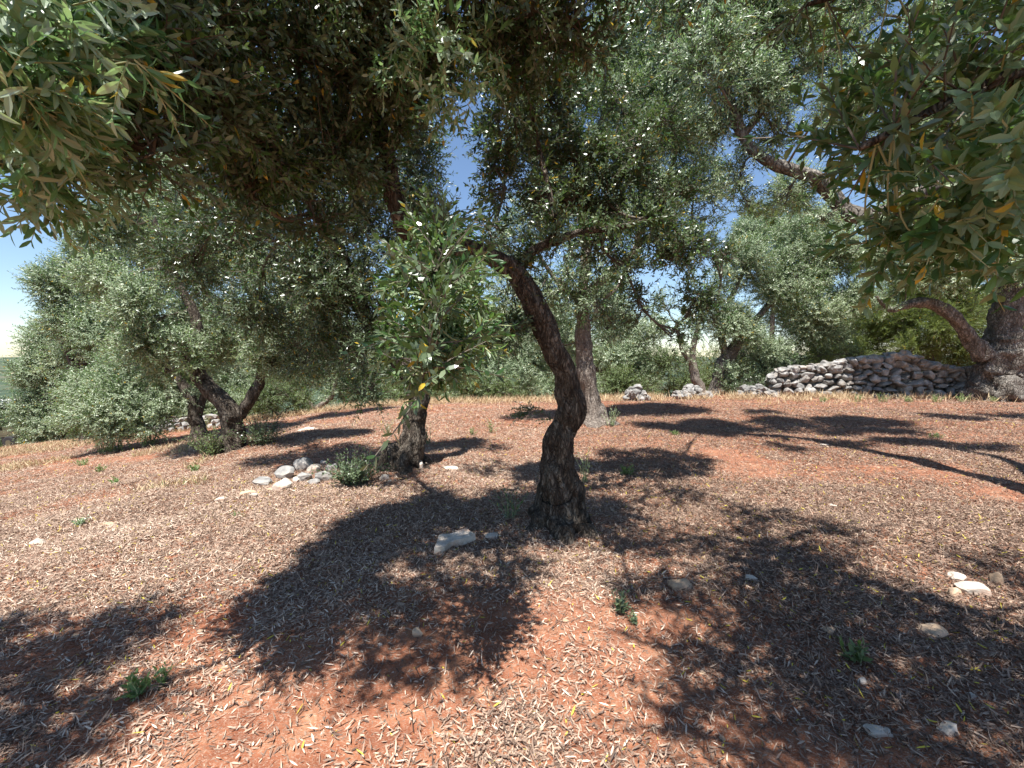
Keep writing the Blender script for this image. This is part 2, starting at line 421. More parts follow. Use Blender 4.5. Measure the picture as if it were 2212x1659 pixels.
def build_litter():
    rng = np.random.default_rng(11)
    a = Acc()
    for (n, y0, y1, s, lod) in ((120000, .7, 5.0, .32, 2), (460000, .7, 7.0, .95, 1), (380000, 3.5, 12.0, 1.2, 2), (330000, 7.0, 18.5, 1.7, 2)):
        y = np.sqrt(rng.uniform(y0 ** 2, y1 ** 2, n * 2)); x = rng.uniform(-1.45, 1.45, n * 2) * y
        dens = .14 * np.clip(x - .7, 0, 1) * np.clip((5 - y) / 1.5, 0, 1) + .16 * np.clip((y - 4.5) / 3, 0, 1) + .55 * noise2(x, y, 1.1, 1) + .3 * noise2(x, y, .35, 2) + .25 * noise2(x, y, 3.0, 3)
        # thinner litter out on the open slope at the left
        dens -= .22 * np.clip((-x - 4.5) / 5, 0, 1) + .05 * np.clip((y - 10) / 5, 0, 1)
        keep = rng.random(n * 2) < np.clip((dens - .25) * 3.4, .14, 1) * np.clip((y1 - y) / (.45 * y1), 0, 1) * np.clip((y - y0 + .6) / (.25 * y1), 0, 1)
        x, y = x[keep][:n], y[keep][:n]; n2 = len(x)
        z = H(x, y) + .002 + rng.random(n2) ** 2 * .016
        th = rng.uniform(0, 2 * math.pi, n2)
        d = np.stack([np.cos(th), np.sin(th), rng.normal(0, .16, n2)], -1)
        nr = np.stack([rng.normal(0, .55, n2), rng.normal(0, .55, n2), np.ones(n2)], -1)
        r = np.clip(rng.beta(2.0, 2.0, n2) * .93, 0, .96); r = np.where(rng.random(n2) < .012, .98, r)
        r = np.where(r < .95, np.clip(r - .13 * np.clip(x - .6, 0, 1) - .10 * (noise2(x, y, .5, 9) - .5), 0, 1), r)
        L = rng.uniform(.014, .056, n2) * s ** .8; Wd = rng.uniform(.0028, .0085, n2) * s
        leaves(a, np.stack([x, y, z], -1), d, nr, L, Wd, rng.normal(0, .38, n2), r, lod)
    # broken twigs among the leaves
    for _ in range(1500):
        y = math.sqrt(rng.uniform(.8, 60)); x = rng.uniform(-1.35, 1.35) * y; th = rng.uniform(0, 6.28); Lt = rng.uniform(.02, .16) * rng.uniform(.5, 1.3); z = float(H(x, y)) + .012
        p0 = np.array([x, y, z]); d = np.array([math.cos(th), math.sin(th), rng.normal(0, .06)]) * Lt
        k = np.array([-d[1], d[0], 0]) * rng.normal(0, .15)
        tube(a, np.array([p0, p0 + d * .5 + k, p0 + d]), [.0022, .0018, .001], 4)
    o = a.build('leaf_litter', M['litter']); tag(o, 'dry fallen olive leaves strewn over the red soil', 'leaf litter', kind='stuff')
build_litter()
def build_pebbles():
    rng = np.random.default_rng(12); a = Acc()
    for _ in range(900):
        y = math.sqrt(rng.uniform(1.0, 100)); x = rng.uniform(-1.35, 1.35) * y; r = rng.uniform(.004, .016) * (1 + y * .06)
        V, Fc = rock_arrays(rng, r * 1.2, r, r * .7, 1, .4); add_rock(a, V + np.array([x, y, float(H(x, y)) + r * .2]), Fc, rng.random())
    o = a.build('pebbles', M['stone_tan']); tag(o, 'pebbles and soil crumbs scattered over the ground', 'pebbles', kind='stuff')

def build_straw():
    rng = np.random.default_rng(21); a = Acc()
    def blades(x, y, h, w, r, lean=.5):
        n = len(x); z = H(x, y) - .005
        d = np.stack([rng.normal(0, lean, n), rng.normal(0, lean, n), np.ones(n)], -1)
        nr = np.stack([rng.normal(0, 1, n), rng.normal(0, 1, n), rng.normal(0, .2, n)], -1)
        leaves(a, np.stack([x, y, z], -1), d, nr, h, w, rng.normal(0, .4, n), r, 2)
    # verge of dry grass along the crest, in clumps
    n = 42000
    x = rng.uniform(-14, 20, n); y = rng.normal(15.2, .8, n) + .12 * np.abs(x) * 0 - .0 + np.where(x > 7, -1.0, 0) + np.where(x < -3, 1.0, 0)
    k = noise2(x, y, .7, 5) + .5 * noise2(x, y, .2, 6) > .78
    x, y = x[k], y[k]; n = len(x)
    blades(x, y, rng.uniform(.10, .34, n), rng.uniform(.008, .016, n), rng.uniform(0, .84, n))
    # thin dry grass on the left slope
    n = 60000
    y = rng.uniform(5.5, 17, n); x = -rng.uniform(.55, 1.4, n) * y - 1
    k = noise2(x, y, 1.6, 7) + .4 * noise2(x, y, .4, 8) > .70
    x, y = x[k], y[k]; n = len(x)
    blades(x, y, rng.uniform(.04, .17, n), rng.uniform(.006, .013, n), rng.uniform(0, .9, n))
    o = a.build('dry_grass', M['straw']); tag(o, 'straw coloured dry grass along the crest and on the left slope', 'dry grass', kind='stuff')
build_straw()

# ------------------------------------------------------------------ trees
def limb_mesh(pts, seed, sides=14, per=7, rough=.22, flare=0, lobes=5, twist=.6, kink=.32):
    q = catmull([[*P(X, Y, d), r] for (X, Y, d, r) in pts] if isinstance(pts[0], tuple) else pts, per)
    rk = np.random.default_rng(seed + 900); n = len(q); nk = max(2, n // 5)
    off = rk.normal(0, 1, (nk, 3)); off[0] = 0; ti = np.linspace(0, nk - 1, n)
    off = np.stack([np.interp(ti, np.arange(nk), off[:, k]) for k in range(3)], 1)
    q[:, :3] += off * np.minimum(q[:, 3:4], .12) * kink * (.5 if flare else 1)
    q[:, 3] *= 1 + (.035 if flare else .08) * np.interp(ti * 1.9 % (nk - 1), np.arange(nk), rk.normal(0, 1, nk))
    a = Acc(); tube(a, q[:, :3], q[:, 3], sides, rough, seed, flare=flare, lobes=lobes, twist=twist)
    return a, q
def crown(acc, clumps, anchors, rng, ls=1.0, lod=1, lai=5, leafL=.056, leafW=.0165, length=.21, nl=14, droop=.12, subs=8, up=.35, yellow=.012,
          rlo=.05, rhi=.85, branch=.018, tight=.27, spread=.9, twig=.0022):
    """clumps: (x,y,z, rx,ry,rz, density)"""
    anchors = np.asarray(anchors)[:, :3]
    # order the clumps so that each bough grows from the nearest limb or bough before it
    todo = list(clumps); order = []; pts = anchors.copy()
    cs = np.array([c[:3] for c in todo]); dmin = np.linalg.norm(cs[:, None] - pts[None], axis=2); near = pts[dmin.argmin(1)]; dmin = dmin.min(1)
    alive = np.ones(len(todo), bool)
    while alive.any():
        j = int(np.where(alive, dmin, 1e9).argmin()); order.append((todo[j], near[j].copy())); alive[j] = False
        dd = np.linalg.norm(cs - cs[j], axis=1) * 1.15; m_ = dd < dmin; near[m_] = cs[j]; dmin = np.minimum(dmin, dd)
    for c, A in order:
        ctr = np.array(c[:3]); rad = np.array(c[3:6]); dn = c[6] if len(c) > 6 else 1.0
        area = math.pi * (rad[0] * rad[1] * rad[2]) ** (2 / 3)
        nleaf = lai * dn * area / (.68 * leafL * leafW * ls * ls)
        ns = max(6, int(nleaf / nl))
        k = max(3, int(subs * (1 + rad.mean() / 1.5)))
        sc = rng.normal(size=(k, 3)); sc = norm(sc) * (rng.uniform(.25, 1.0, (k, 1)) ** .6) * .72
        w = rng.uniform(.4, 1.6, k); w /= w.sum()
        idx = rng.choice(k, ns, p=w)
        off = norm(rng.normal(size=(ns, 3))) * (rng.random((ns, 1)) ** .5) * tight * 1.5
        loc = sc[idx] + off
        pos = ctr + loc * rad
        out = norm(loc * .8 + off * 1.6 + rng.normal(0, .45, (ns, 3))); out[:, 2] += up
        sprays(acc, pos, out, rng, length * ls, nl, leafL * ls, leafW * ls, lod, twig * ls, droop, rlo, rhi, yellow=yellow, spread=spread, rbase=rng.uniform(rlo, rhi, k)[idx] * .75 + rng.uniform(rlo, rhi) * .3)
        # boughs that carry the clump
        if branch > 0:
            dist = np.linalg.norm(ctr - A); mid = (A + ctr) / 2 + rng.normal(0, .08, 3) * dist
            r0 = branch * (.6 + .5 * rad.mean())
            q = catmull(np.array([[*A, r0 * 1.2], [*mid, r0], [*ctr, r0 * .7]]), 5); tube(acc, q[:, :3], q[:, 3], 6, 0, 0, 1)
            for s_ in range(k):
                e = ctr + sc[s_] * rad; m2 = (ctr + e) / 2 + rng.normal(0, .12, 3) * rad
                b0 = mid if s_ % 2 else ctr
                q = catmull(np.array([[*b0, r0 * .6], [*m2, r0 * .42], [*e, r0 * .25]]), 4); tube(acc, q[:, :3], q[:, 3], 4, 0, 0, 1)
                for _ in range(3):
                    e2 = e + rng.normal(0, .30, 3) * rad; q = np.array([[*m2, r0 * .25], [*((m2 + e2) / 2 + rng.normal(0, .08, 3) * rad), r0 * .18], [*e2, r0 * .08]])
                    tube(acc, q[:, :3], q[:, 3], 3, 0, 0, 1)
def C(X, Y, d, r, dn=1.0, ry=None, rz=None):
    p = P(X, Y, d); return (*p, r, ry if ry else r, rz if rz else r, dn)

LIT = [[(1850, 1040), (2212, 1110), (2212, 1200), (1900, 1090)],
       [(0, 1080), (480, 1075), (700, 1100), (690, 1230), (560, 1290), (480, 1280), (380, 1215), (0, 1310)],
       [(490, 1300), (560, 1390), (720, 1490), (1000, 1540), (1120, 1440), (1160, 1260), (1270, 1260), (1300, 1450), (1440, 1600), (1440, 1700), (300, 1700), (430, 1450)],
       [(0, 985), (240, 975), (430, 1010), (480, 1065), (0, 1080)], [(560, 890), (1180, 885), (1180, 930), (700, 935), (520, 990)]]
def proj(p):
    c, s = math.cos(PITCH), math.sin(PITCH); dx, dy, dz = p[0], p[1], p[2] - CAM_Z
    f = dy * c - dz * s
    return (-1, -1) if f < .05 else ((512 + dx / f * F) / K, (384 - (dy * s + dz * c) / f * F) / K)
def inside(q, poly):
    x, y = q; r = False
    for i in range(len(poly)):
        (x1, y1), (x2, y2) = poly[i], poly[i - 1]
        if (y1 > y) != (y2 > y) and x < (x2 - x1) * (y - y1) / (y2 - y1) + x1: r = not r
    return r
SUNNY = [P(930, 580, 1.9), P(930, 700, 1.85), P(1000, 700, 1.85), P(920, 820, 1.8), P(60, 100, 1.25), P(130, 150, 1.3), P(60, 230, 1.25)]
def sun_cost(p, r):
    """how much of the ground that the sun reaches in this grove a clump at p would shade"""
    n = 0
    for (a, b) in ((0, 0), (.7, 0), (-.7, 0), (0, .7), (0, -.7), (.5, .5), (-.5, .5), (.5, -.5), (-.5, -.5)):
        q = Vector((p[0] + a * r, p[1] + b * r, p[2]))
        for _ in range(6): q = q - SUNV * ((q.z - float(H(q.x, q.y))) / SUNV.z)
        n += any(inside(proj(q), L) for L in LIT)
    c = n / 9; pv = Vector(p[:3])
    for b in SUNNY:
        v = pv - b; t = v.dot(SUNV)
        if t > 0 and (v - SUNV * t).length < r * .8 + .1: c += 1.2
    return c
def settle(clumps, lo=.7, hi=1.9, lim=9.0, wt=.22):
    """slide clumps nearer or farther within the crown so that sun reaches the open ground"""
    out = []
    for c in clumps:
        d = c[1]; X, Y = proj(c[:3]); best = None
        if Y < -60:
            if any(((Vector(c[:3]) - b) - SUNV * (Vector(c[:3]) - b).dot(SUNV)).length < c[3] * 1.05 + .03 for b in SUNNY): continue
            out.append(c); continue
        for k in np.linspace(lo, hi, 25):
            d2 = d * k
            if d2 > lim: continue
            p = P(X, Y, d2); r = c[3] * k
            sc = sun_cost(p, r) + wt * abs(math.log(k))
            if best is None or sc < best[0]: best = (sc, (*p, r, c[4] * k, c[5] * k, c[6]))
        out.append(best[1] if best else c)
    return out
def blockers(clumps):
    for c in clumps:
        for b in SUNNY:
            v = Vector(c[:3]) - b; t = v.dot(SUNV)
            if t > 0 and (v - SUNV * t).length < c[3] * 1.1 + .1: print('BLOCK', [round(q) for q in proj(b)], 'by', [round(q) for q in proj(c[:3])], [round(q, 2) for q in c]); break
ANCH = {}
def tree(name, label, cat, limbs, clumps, leaf='olive', bark='bark', seed=1, group=None, crown_kw=None, limb_sides=14, first_flare=.5, lobes=5, rough=.22, base=None, crown_name='crown', SETTLE=None):
    if SETTLE: clumps = settle(clumps, SETTLE[0], SETTLE[1], SETTLE[2])
    """limbs[0] is the trunk; others are limbs.  points are (X, Y, depth, radius)"""
    if base is None:
        X, Y, d, r = limbs[0][0]; base = P(X, Y, d)
    root = empty(name, base, label, cat, group)
    anc = []
    for i, L in enumerate(limbs):
        a, q = limb_mesh(L, seed + i, sides=limb_sides if i else limb_sides * 2, rough=rough, flare=first_flare if i == 0 else 0, lobes=lobes, per=9 if i == 0 else 7)
        if i or len(limbs) == 1: anc.append(q)
        else: anc.append(q[len(q) // 2:])
        attach(a.build('trunk' if i == 0 else 'limb', M[bark], smooth=True), root)
    anc = np.concatenate(anc)
    if clumps:
        a = Acc(); rng = np.random.default_rng(seed * 17 + 5); kw = crown_kw or {}
        crown(a, clumps, anc, rng, **kw)
        ls = kw.get('ls', 1.0); thin = anc[anc[:, 3] < .05 * ls]
        if len(thin) > 3:      # leafy side shoots along the thin limbs
            c = thin[rng.integers(0, len(thin), len(thin) * 3)]; dr = rng.normal(size=(len(c), 3)); dr[:, 2] += .4
            sprays(a, c[:, :3], dr, rng, .26 * ls, 16, kw.get('leafL', .056) * ls, kw.get('leafW', .0165) * ls, kw.get('lod', 2), .0025 * ls, .1, .1, .9)
        attach(a.build(crown_name, [M[leaf], M['twig']]), root)
    ANCH[name] = anc
    return root, anc
def down(X, Y):
    g = G(X, Y); return g.y

def SH(X, Y, z, r, dn=1.0):
    g = G(X, Y); p = g + SUNV * ((z - g.z) / SUNV.z); return (*p, r * 1.12, r * 1.12, r * .9, dn * .72)  # leaf clump added up the sun ray from a ground spot to shade it
# --- main leaning olive in the middle
d0 = G(1208, 1125).y
print('main tree depth', d0)
main_limbs = [
    [(1208, 1180, d0, .34), (1208, 1135, d0, .28), (1206, 1090, d0, .205), (1203, 1045, d0, .162), (1203, 1000, d0, .140), (1218, 935, d0, .122), (1238, 872, d0, .122), (1216, 800, d0 - .02, .104), (1176, 712, d0 - .04, .098), (1150, 650, d0 - .06, .094), (1122, 600, d0 - .08, .09), (1085, 568, d0 - .12, .082)],
    [(1100, 580, d0 - .1, .088), (1045, 553, d0 - .2, .078), (985, 535, d0 - .3, .074), (925, 540, d0 - .4, .08), (885, 510, d0 - .5, .082), (862, 440, d0 - .6, .074), (838, 340, d0 - .6, .06), (800, 220, d0 - .6, .05), (720, 90, d0 - .5, .035), (640, -90, d0 - .4, .025), (560, -300, d0 - .3, .015)],
    [(850, 400, d0 - .6, .036), (760, 330, d0 - .6, .028), (620, 270, d0 - .7, .022), (430, 210, d0 - 1.2, .016), (220, 150, d0 - 1.9, .011), (60, 90, d0 - 2.4, .007)],
    [(1112, 600, d0 - .05, .05), (1130, 570, d0, .046), (1146, 545, d0, .043), (1188, 524, d0, .038), (1203, 482, d0, .031), (1190, 420, d0 + .05, .027), (1168, 345, d0 + .1, .022), (1150, 250, d0 + .1, .018), (1120, 120, d0, .012), (1100, -60, d0 - .1, .006)],
    [(1192, 523, d0, .034), (1255, 503, d0 + .1, .034), (1335, 490, d0 + .25, .026), (1390, 470, d0 + .4, .017), (1440, 482, d0 + .5, .009), (1480, 520, d0 + .5, .005)],
    [(1152, 694, d0, .05), (1110, 702, d0 - .05, .046), (1080, 708, d0 - .1, .05), (1066, 748, d0 - .12, .038)],
    [(940, 535, d0 - .38, .02), (960, 480, d0 - .9, .015), (965, 490, d0 - 1.5, .010), (950, 540, d0 - 2.0, .007), (935, 640, d0 - 2.2, .005), (925, 760, d0 - 2.25, .004), (900, 870, d0 - 2.25, .0025)],
    [(838, 340, d0 - .6, .03), (900, 220, d0 - .5, .024), (1000, 90, d0 - .4, .018), (1140, -10, d0 - .3, .013), (1300, -80, d0 - .3, .01)],
]
main_clumps = [
    # dense dark roof overhead, upper left
    C(60, 110, 1.55, .30, 1.2), C(180, 250, 1.8, .26, 1.1), C(250, 60, 1.9, .34, 1.2), C(420, 180, 2.1, .36, 1.3), C(330, 330, 2.2, .24, .9),
    C(80, 300, 1.75, .20, .8), C(470, 20, 2.3, .42, 1.3), C(560, 290, 2.5, .36, 1.3), C(640, 120, 2.6, .42, 1.3), C(540, 420, 2.7, .26, .9),
    C(720, 330, 2.9, .36, 1.3), C(800, 160, 2.8, .40, 1.2), C(680, 470, 3.0, .26, .8), C(860, 30, 2.7, .38, 1.1), C(780, 300, 3.3, .26, 1.0), C(770, 430, 3.4, .2, .7),
    C(930, 130, 3.1, .28, .9), C(1030, 60, 3.1, .30, 1.0), C(1150, 20, 2.6, .30, 1.2), C(1240, 50, 2.6, .22, 1.1), C(1130, 130, 3.0, .24, .9), C(740, -60, 2.6, .5, 1.2),
    C(300, -120, 2.0, .5, 1.1), C(60, -80, 1.7, .4, 1.0), C(1000, -120, 2.6, .5, 1.0), C(1250, -140, 2.7, .5, 1.0),
    # right hand crown, hanging low
    C(1110, 260, 4.0, .36, .8), C(1090, 400, 4.2, .30, .6), C(1200, 230, 4.2, .34, .7), C(1250, 350, 4.4, .36, .9), C(1360, 330, 4.5, .38, 1.0), C(1310, 440, 4.4, .34, .9),
    C(1150, 130, 3.9, .34, .8), C(1440, 430, 4.6, .32, .9), C(1460, 560, 4.6, .34, .8), C(1350, 580, 4.5, .26, .6), C(1500, 650, 4.7, .26, .8), C(1390, 670, 4.5, .22, .7), C(1060, 490, 4.1, .2, .5),
    C(1430, 260, 4.8, .3, .7), C(1560, 560, 4.8, .22, .5), C(1450, 720, 4.6, .14, .6),
    C(1290, 660, 4.3, .16, .35), C(1080, 320, 4.3, .28, .8), C(1180, 330, 4.6, .34, 1.0), C(1240, 440, 4.5, .32, .9), C(1120, 170, 4.2, .32, .9), C(1330, 230, 4.8, .36, .8), C(1180, 80, 4.2, .36, .9), C(1400, 520, 4.7, .3, .8), C(1160, 420, 4.5, .26, .8), C(1040, 150, 4.0, .22, .8), C(1300, 530, 4.6, .26, .8), C(1550, 650, 4.8, .2, .6),
    # unseen clumps added above the picture to shade the ground
    SH(770, 1230, 3.9, .22), SH(900, 1180, 3.9, .36, 1.4), SH(1000, 1290, 3.8, .26, 1.5), SH(850, 1370, 3.6, .3, 1.3), SH(820, 1280, 3.8, .3, 1.3), SH(920, 1280, 3.8, .26, 1.4), SH(940, 1090, 4.1, .34), SH(1070, 1400, 3.6, .2, 1.2), SH(950, 1440, 3.5, .2), SH(1110, 1110, 4.2, .3), SH(1090, 1230, 4.0, .24, 1.2),
    SH(1030, 1190, 4.0, .28, 1.2), SH(1060, 1020, 4.3, .34, .7), SH(960, 1370, 3.7, .24, 1.2), SH(860, 1040, 4.3, .36, .7), SH(790, 1120, 4.1, .26, .8),
    SH(1240, 1160, 4.1, .28), SH(1340, 1180, 4.1, .26), SH(1150, 1160, 4.1, .24), SH(1370, 1290, 3.9, .16), SH(1280, 1090, 4.2, .3, .8),
    SH(180, 1400, 3.4, .42), SH(290, 1350, 3.5, .2), SH(60, 1500, 3.2, .4), SH(240, 1520, 3.2, .22), SH(60, 1630, 3.1, .3), SH(-60, 1400, 3.4, .4),
]
main_clumps = settle(main_clumps, lim=6.5, hi=2.3, wt=.12)
blockers(main_clumps)
main_tree, main_anc = tree('olive_tree', 'leaning olive with bent dark trunk in the middle, its boughs roofing the picture', 'olive tree', main_limbs, main_clumps, seed=3,
     crown_kw=dict(ls=1.05, lod=1, lai=4.9, leafL=.056, leafW=.018, tight=.23), group='olive trees of the grove', limb_sides=28, first_flare=.85, lobes=6, rough=.25)
# hanging bright shoot and near upper-left shoots (sun glare put into the upper-left leaf colour), same tree
def near_shoots(name, spots, root, seed, leafL=.068, leafW=.0155, matk='olive_near', n_sp=9, r=.12, length=.22, nl=14, droop=.3, label=None, lod=0, yellow=.02, anchors=None, dens=1.5):
    rng = np.random.default_rng(seed); a = Acc()
    for (X, Y, d, rr, n) in spots:
        n = int(n * dens)
        c = np.array(P(X, Y, d)); off = norm(rng.normal(size=(n, 3))) * rng.random((n, 1)) ** .5 * rr
        dr = off / rr + rng.normal(0, .5, (n, 3)); dr[:, 2] += .1
        sprays(a, c + off, dr, rng, length, nl, leafL, leafW, lod, .0022, droop, .1, .9, yellow=yellow, spread=.8)
        if anchors is not None:
            j = np.argmin(np.linalg.norm(anchors[:, :3] - c, axis=1)); A = anchors[j, :3]
            for k in range(min(n, max(2, n // 8))):
                e = c + off[k]; mid = (A + e) / 2 + rng.normal(0, .03, 3)
                q = catmull(np.array([[*A, .004], [*mid, .003], [*e, .002]]), 4); tube(a, q[:, :3], q[:, 3], 5, 0, 0, 1)
    o = attach(a.build(name, [M[matk], M['twig_green']]), root)
    if label: o['label'] = label
    return o
near_shoots('hanging_bough', [(930, 560, 2.0, .15, 36), (870, 620, 1.95, .10, 22), (1000, 630, 1.95, .11, 26), (940, 680, 1.85, .15, 44), (870, 720, 1.85, .08, 16), (1010, 730, 1.85, .10, 24),
    (930, 770, 1.8, .11, 28), (965, 790, 1.8, .06, 8), (895, 790, 1.8, .04, 6), (870, 590, 2.1, .08, 10), (1030, 560, 2.1, .09, 10), (875, 870, 1.8, .012, 1), (945, 830, 1.8, .02, 2)],
    main_tree, 5, label='sunlit bright green bough hanging down in front of the trunk', anchors=main_anc, length=.12, nl=10, droop=.15, leafL=.06, leafW=.0175)
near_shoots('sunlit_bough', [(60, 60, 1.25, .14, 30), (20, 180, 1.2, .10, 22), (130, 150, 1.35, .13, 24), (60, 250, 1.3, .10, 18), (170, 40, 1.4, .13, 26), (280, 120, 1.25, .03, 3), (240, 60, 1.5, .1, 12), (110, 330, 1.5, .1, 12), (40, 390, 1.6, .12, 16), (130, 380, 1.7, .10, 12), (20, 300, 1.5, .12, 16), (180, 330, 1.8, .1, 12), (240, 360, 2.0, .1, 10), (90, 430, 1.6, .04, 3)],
    main_tree, 6, matk='olive_sunlit', label='sunlit shoots with large leaves at the upper left', anchors=main_anc, length=.16, nl=12, leafL=.072, leafW=.020)

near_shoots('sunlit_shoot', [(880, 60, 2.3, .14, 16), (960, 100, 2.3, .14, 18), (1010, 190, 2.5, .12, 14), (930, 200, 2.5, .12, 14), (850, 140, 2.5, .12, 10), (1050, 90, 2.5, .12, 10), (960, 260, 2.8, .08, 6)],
    main_tree, 16, matk='olive_sunlit', label='lit green shoots at the top of the crown above the sky gap', length=.14, nl=10, leafL=.062, leafW=.018, lod=1)  # lit look comes from the brightened leaf colour
# --- second olive, left of the middle, behind the hanging bough
def T(X, Y, dd=0): return G(X, Y).y + dd
d = G(872, 1005).y; print('tree3', d)
tree('olive_tree', 'olive with knotted hollow stump among stones, just left of the leaning trunk', 'olive tree', [
    [(866, 1045, d, .36), (872, 1000, d, .28), (884, 955, d, .165), (896, 905, d, .135), (903, 870, d, .13), (893, 830, d, .125), (872, 790, d, .12)],
    [(880, 805, d, .11), (835, 740, d, .10), (795, 690, d, .085), (768, 640, d, .08), (745, 580, d - .1, .075), (712, 510, d - .2, .08), (680, 450, d - .3, .07), (630, 370, d - .3, .05), (560, 290, d - .3, .03)],
    [(885, 810, d, .12), (930, 740, d + .1, .10), (950, 680, d + .4, .08), (940, 600, d + .8, .06), (920, 500, d + 1.2, .03)],
  ],
  [C(690, 590, d - .3, .60), C(600, 520, d - .4, .6), C(790, 500, d, .6, .8), C(560, 640, d, .5), C(870, 400, d + .3, .5), C(915, 300, d + .3, .36), C(860, 560, d + .5, .4, .6), C(700, 690, d, .45, .9), C(480, 470, d - .2, .6),
   C(930, 450, d + .5, .24, .8), C(790, 760, d - .2, .36, .9), C(790, 850, d - .3, .22, 1.1), C(620, 400, d - .2, .6), C(740, 350, d, .6), C(420, 560, d, .5), C(860, 240, d + .2, .45, .8), C(480, 300, d, .7), C(680, 220, d, .7, .8), C(800, 640, d - .1, .36, 1), C(1000, 600, d + .5, .4, .5), C(740, 760, d, .34, .8), C(720, 640, d - .2, .4, .8), C(660, 760, d + .3, .34, .7), C(840, 700, d, .3, .8), C(900, 330, d + .4, .4, .8), C(880, 480, d + .6, .4, .7), C(780, 420, d, .5, .8)], SETTLE=(.95, 1.6, 9.5),
  leaf='olive', seed=21, group='olive trees of the grove', crown_kw=dict(ls=1.25, lod=2, lai=5), limb_sides=16, first_flare=1.1, lobes=6, rough=.36)

# --- left olive with forked trunk
d = G(500, 968).y; print('tree2', d)
tree('olive_tree', 'olive with trunk forking low into a wide V on the slope at the left', 'olive tree', [
    [(505, 985, d, .30), (503, 955, d, .22), (500, 920, d, .18), (502, 895, d, .19)],
    [(504, 905, d, .18), (478, 865, d, .16), (450, 832, d, .14), (428, 800, d, .13), (415, 760, d, .12), (425, 715, d, .10), (400, 640, d, .08), (360, 560, d, .06), (330, 470, d, .03)],
    [(506, 903, d, .12), (528, 880, d, .095), (545, 858, d, .085), (556, 830, d, .09), (568, 790, d, .08), (600, 730, d, .07), (640, 650, d, .05), (640, 540, d, .03)],
  ],
  [C(300, 500, d, .8), C(420, 450, d + .2, .85), C(250, 610, d, .6), C(370, 590, d - .5, .8), C(500, 550, d, .9), C(610, 620, d, .8), C(330, 690, d - .3, .7), C(460, 690, d - .5, .75), C(570, 730, d - .2, .65),
   C(680, 720, d + .4, .6), C(260, 460, d + .5, .6), C(390, 760, d - .4, .4, .7), C(640, 790, d, .36, .8), C(530, 450, d, .9), C(380, 380, d + .3, .7), C(480, 790, d, .3, .4), C(720, 620, d + .4, .7), C(560, 350, d, .9, .8), C(310, 760, d - .2, .45, .8), C(440, 745, d - .4, .5, .7), C(360, 800, d + .2, .3, .6), C(590, 790, d - .1, .35, .7), C(700, 780, d + .3, .4, .8), C(500, 700, d - .3, .6, .8), C(220, 520, d + .3, .5, .9), C(250, 400, d + .6, .5, .9)], SETTLE=(.95, 1.5, 13),
  leaf='olive_grey', seed=31, group='olive trees of the grove', crown_kw=dict(ls=1.4, lod=2, lai=8, rlo=.1, rhi=.9), limb_sides=14, first_flare=.6, lobes=5, rough=.25)

# --- low olive at far left, sunlit, in front of the others
d = 11.0
tree('olive_tree', 'low spreading silvery olive left of the forked trunk, foliage nearly touching the weeds', 'olive tree', [
    [(428, 950, d, .25), (428, 925, d, .16), (424, 895, d, .15), (405, 850, d, .13), (370, 800, d, .10), (320, 760, d, .05)],
    [(426, 900, d, .10), (440, 860, d, .08), (450, 810, d, .05)],
  ],
  [C(210, 820, d, .8), C(300, 790, d, .8), C(260, 880, d - .5, .8), C(180, 890, d - .5, .55), C(370, 850, d, .6), C(340, 910, d - .4, .45), C(150, 840, d, .45), C(400, 790, d + .5, .6), C(250, 930, d - .6, .35), C(160, 920, d - .5, .3)],
  leaf='olive_grey', seed=41, group='olive trees of the grove', crown_kw=dict(ls=1.55, lod=2, lai=8), base=G(428, 950), limb_sides=10)
# --- far left olives going downhill
def far_tree(label, X0, Yb, d, clumps, seed, leaf='olive_grey', trunk_r=.2, ls=2.1, bark='bark', group='olive trees of the grove', name='olive_tree', cat='olive tree', kw=None, fork=True):
    p = P(X0, Yb, d); gz = float(H(p.x, p.y)); base = Vector((p.x, p.y, gz))
    cs = np.array([c[:3] for c in clumps]); cc = cs.mean(0)
    top = np.array([p.x, p.y, gz]) * .35 + cc * .65
    q0 = [[p.x, p.y, gz - .2, trunk_r * 1.5], [p.x, p.y, gz + .3, trunk_r * 1.05], [*(np.array([p.x, p.y, gz]) * .6 + top * .4), trunk_r * .85], [*top, trunk_r * .6]]
    limbs = [q0]
    if fork:
        rs = np.random.default_rng(seed)
        for i in rs.choice(len(cs), min(3, len(cs)), replace=False):
            s = np.array([p.x, p.y, gz]) * .55 + top * .45; e = cs[i]
            limbs.append([[*s, trunk_r * .6], [*((s + e) / 2 + rs.normal(0, .15, 3)), trunk_r * .45], [*e, trunk_r * .2]])
    k = dict(ls=ls, lod=2, lai=8); k.update(kw or {})
    return tree(name, label, cat, limbs, clumps, leaf=leaf, bark=bark, seed=seed, group=group, crown_kw=k, base=base, limb_sides=8, rough=.2)
far_tree('tall silvery olive against the sky at the left edge', 190, 930, 15.0,
    [C(150, 620, 15, 1.0), C(190, 570, 15.5, .9), C(115, 600, 15, .5), C(190, 690, 15, 1.1), C(135, 680, 14.6, .6), C(230, 640, 15.5, 1.2), C(250, 740, 15, 1.3), C(160, 780, 15.5, 1.0)], 51)
far_tree('rounded olive below the tall silvery one, at the far left', 110, 950, 19.0,
    [C(105, 750, 19, 1.1), C(115, 830, 19, 1.4), C(85, 800, 19, .8), C(130, 890, 19, 1.4), C(85, 900, 18.5, 1.0), C(110, 930, 18.5, .8)], 52, ls=2.4)
far_tree('dark rounded olive standing at the very edge on the left', 20, 972, 22.0,
    [C(5, 915, 22, 1.1), C(40, 935, 22, .8), C(-40, 910, 22, 1.4), C(25, 950, 21.6, .8)], 53, leaf='olive', ls=2.5)
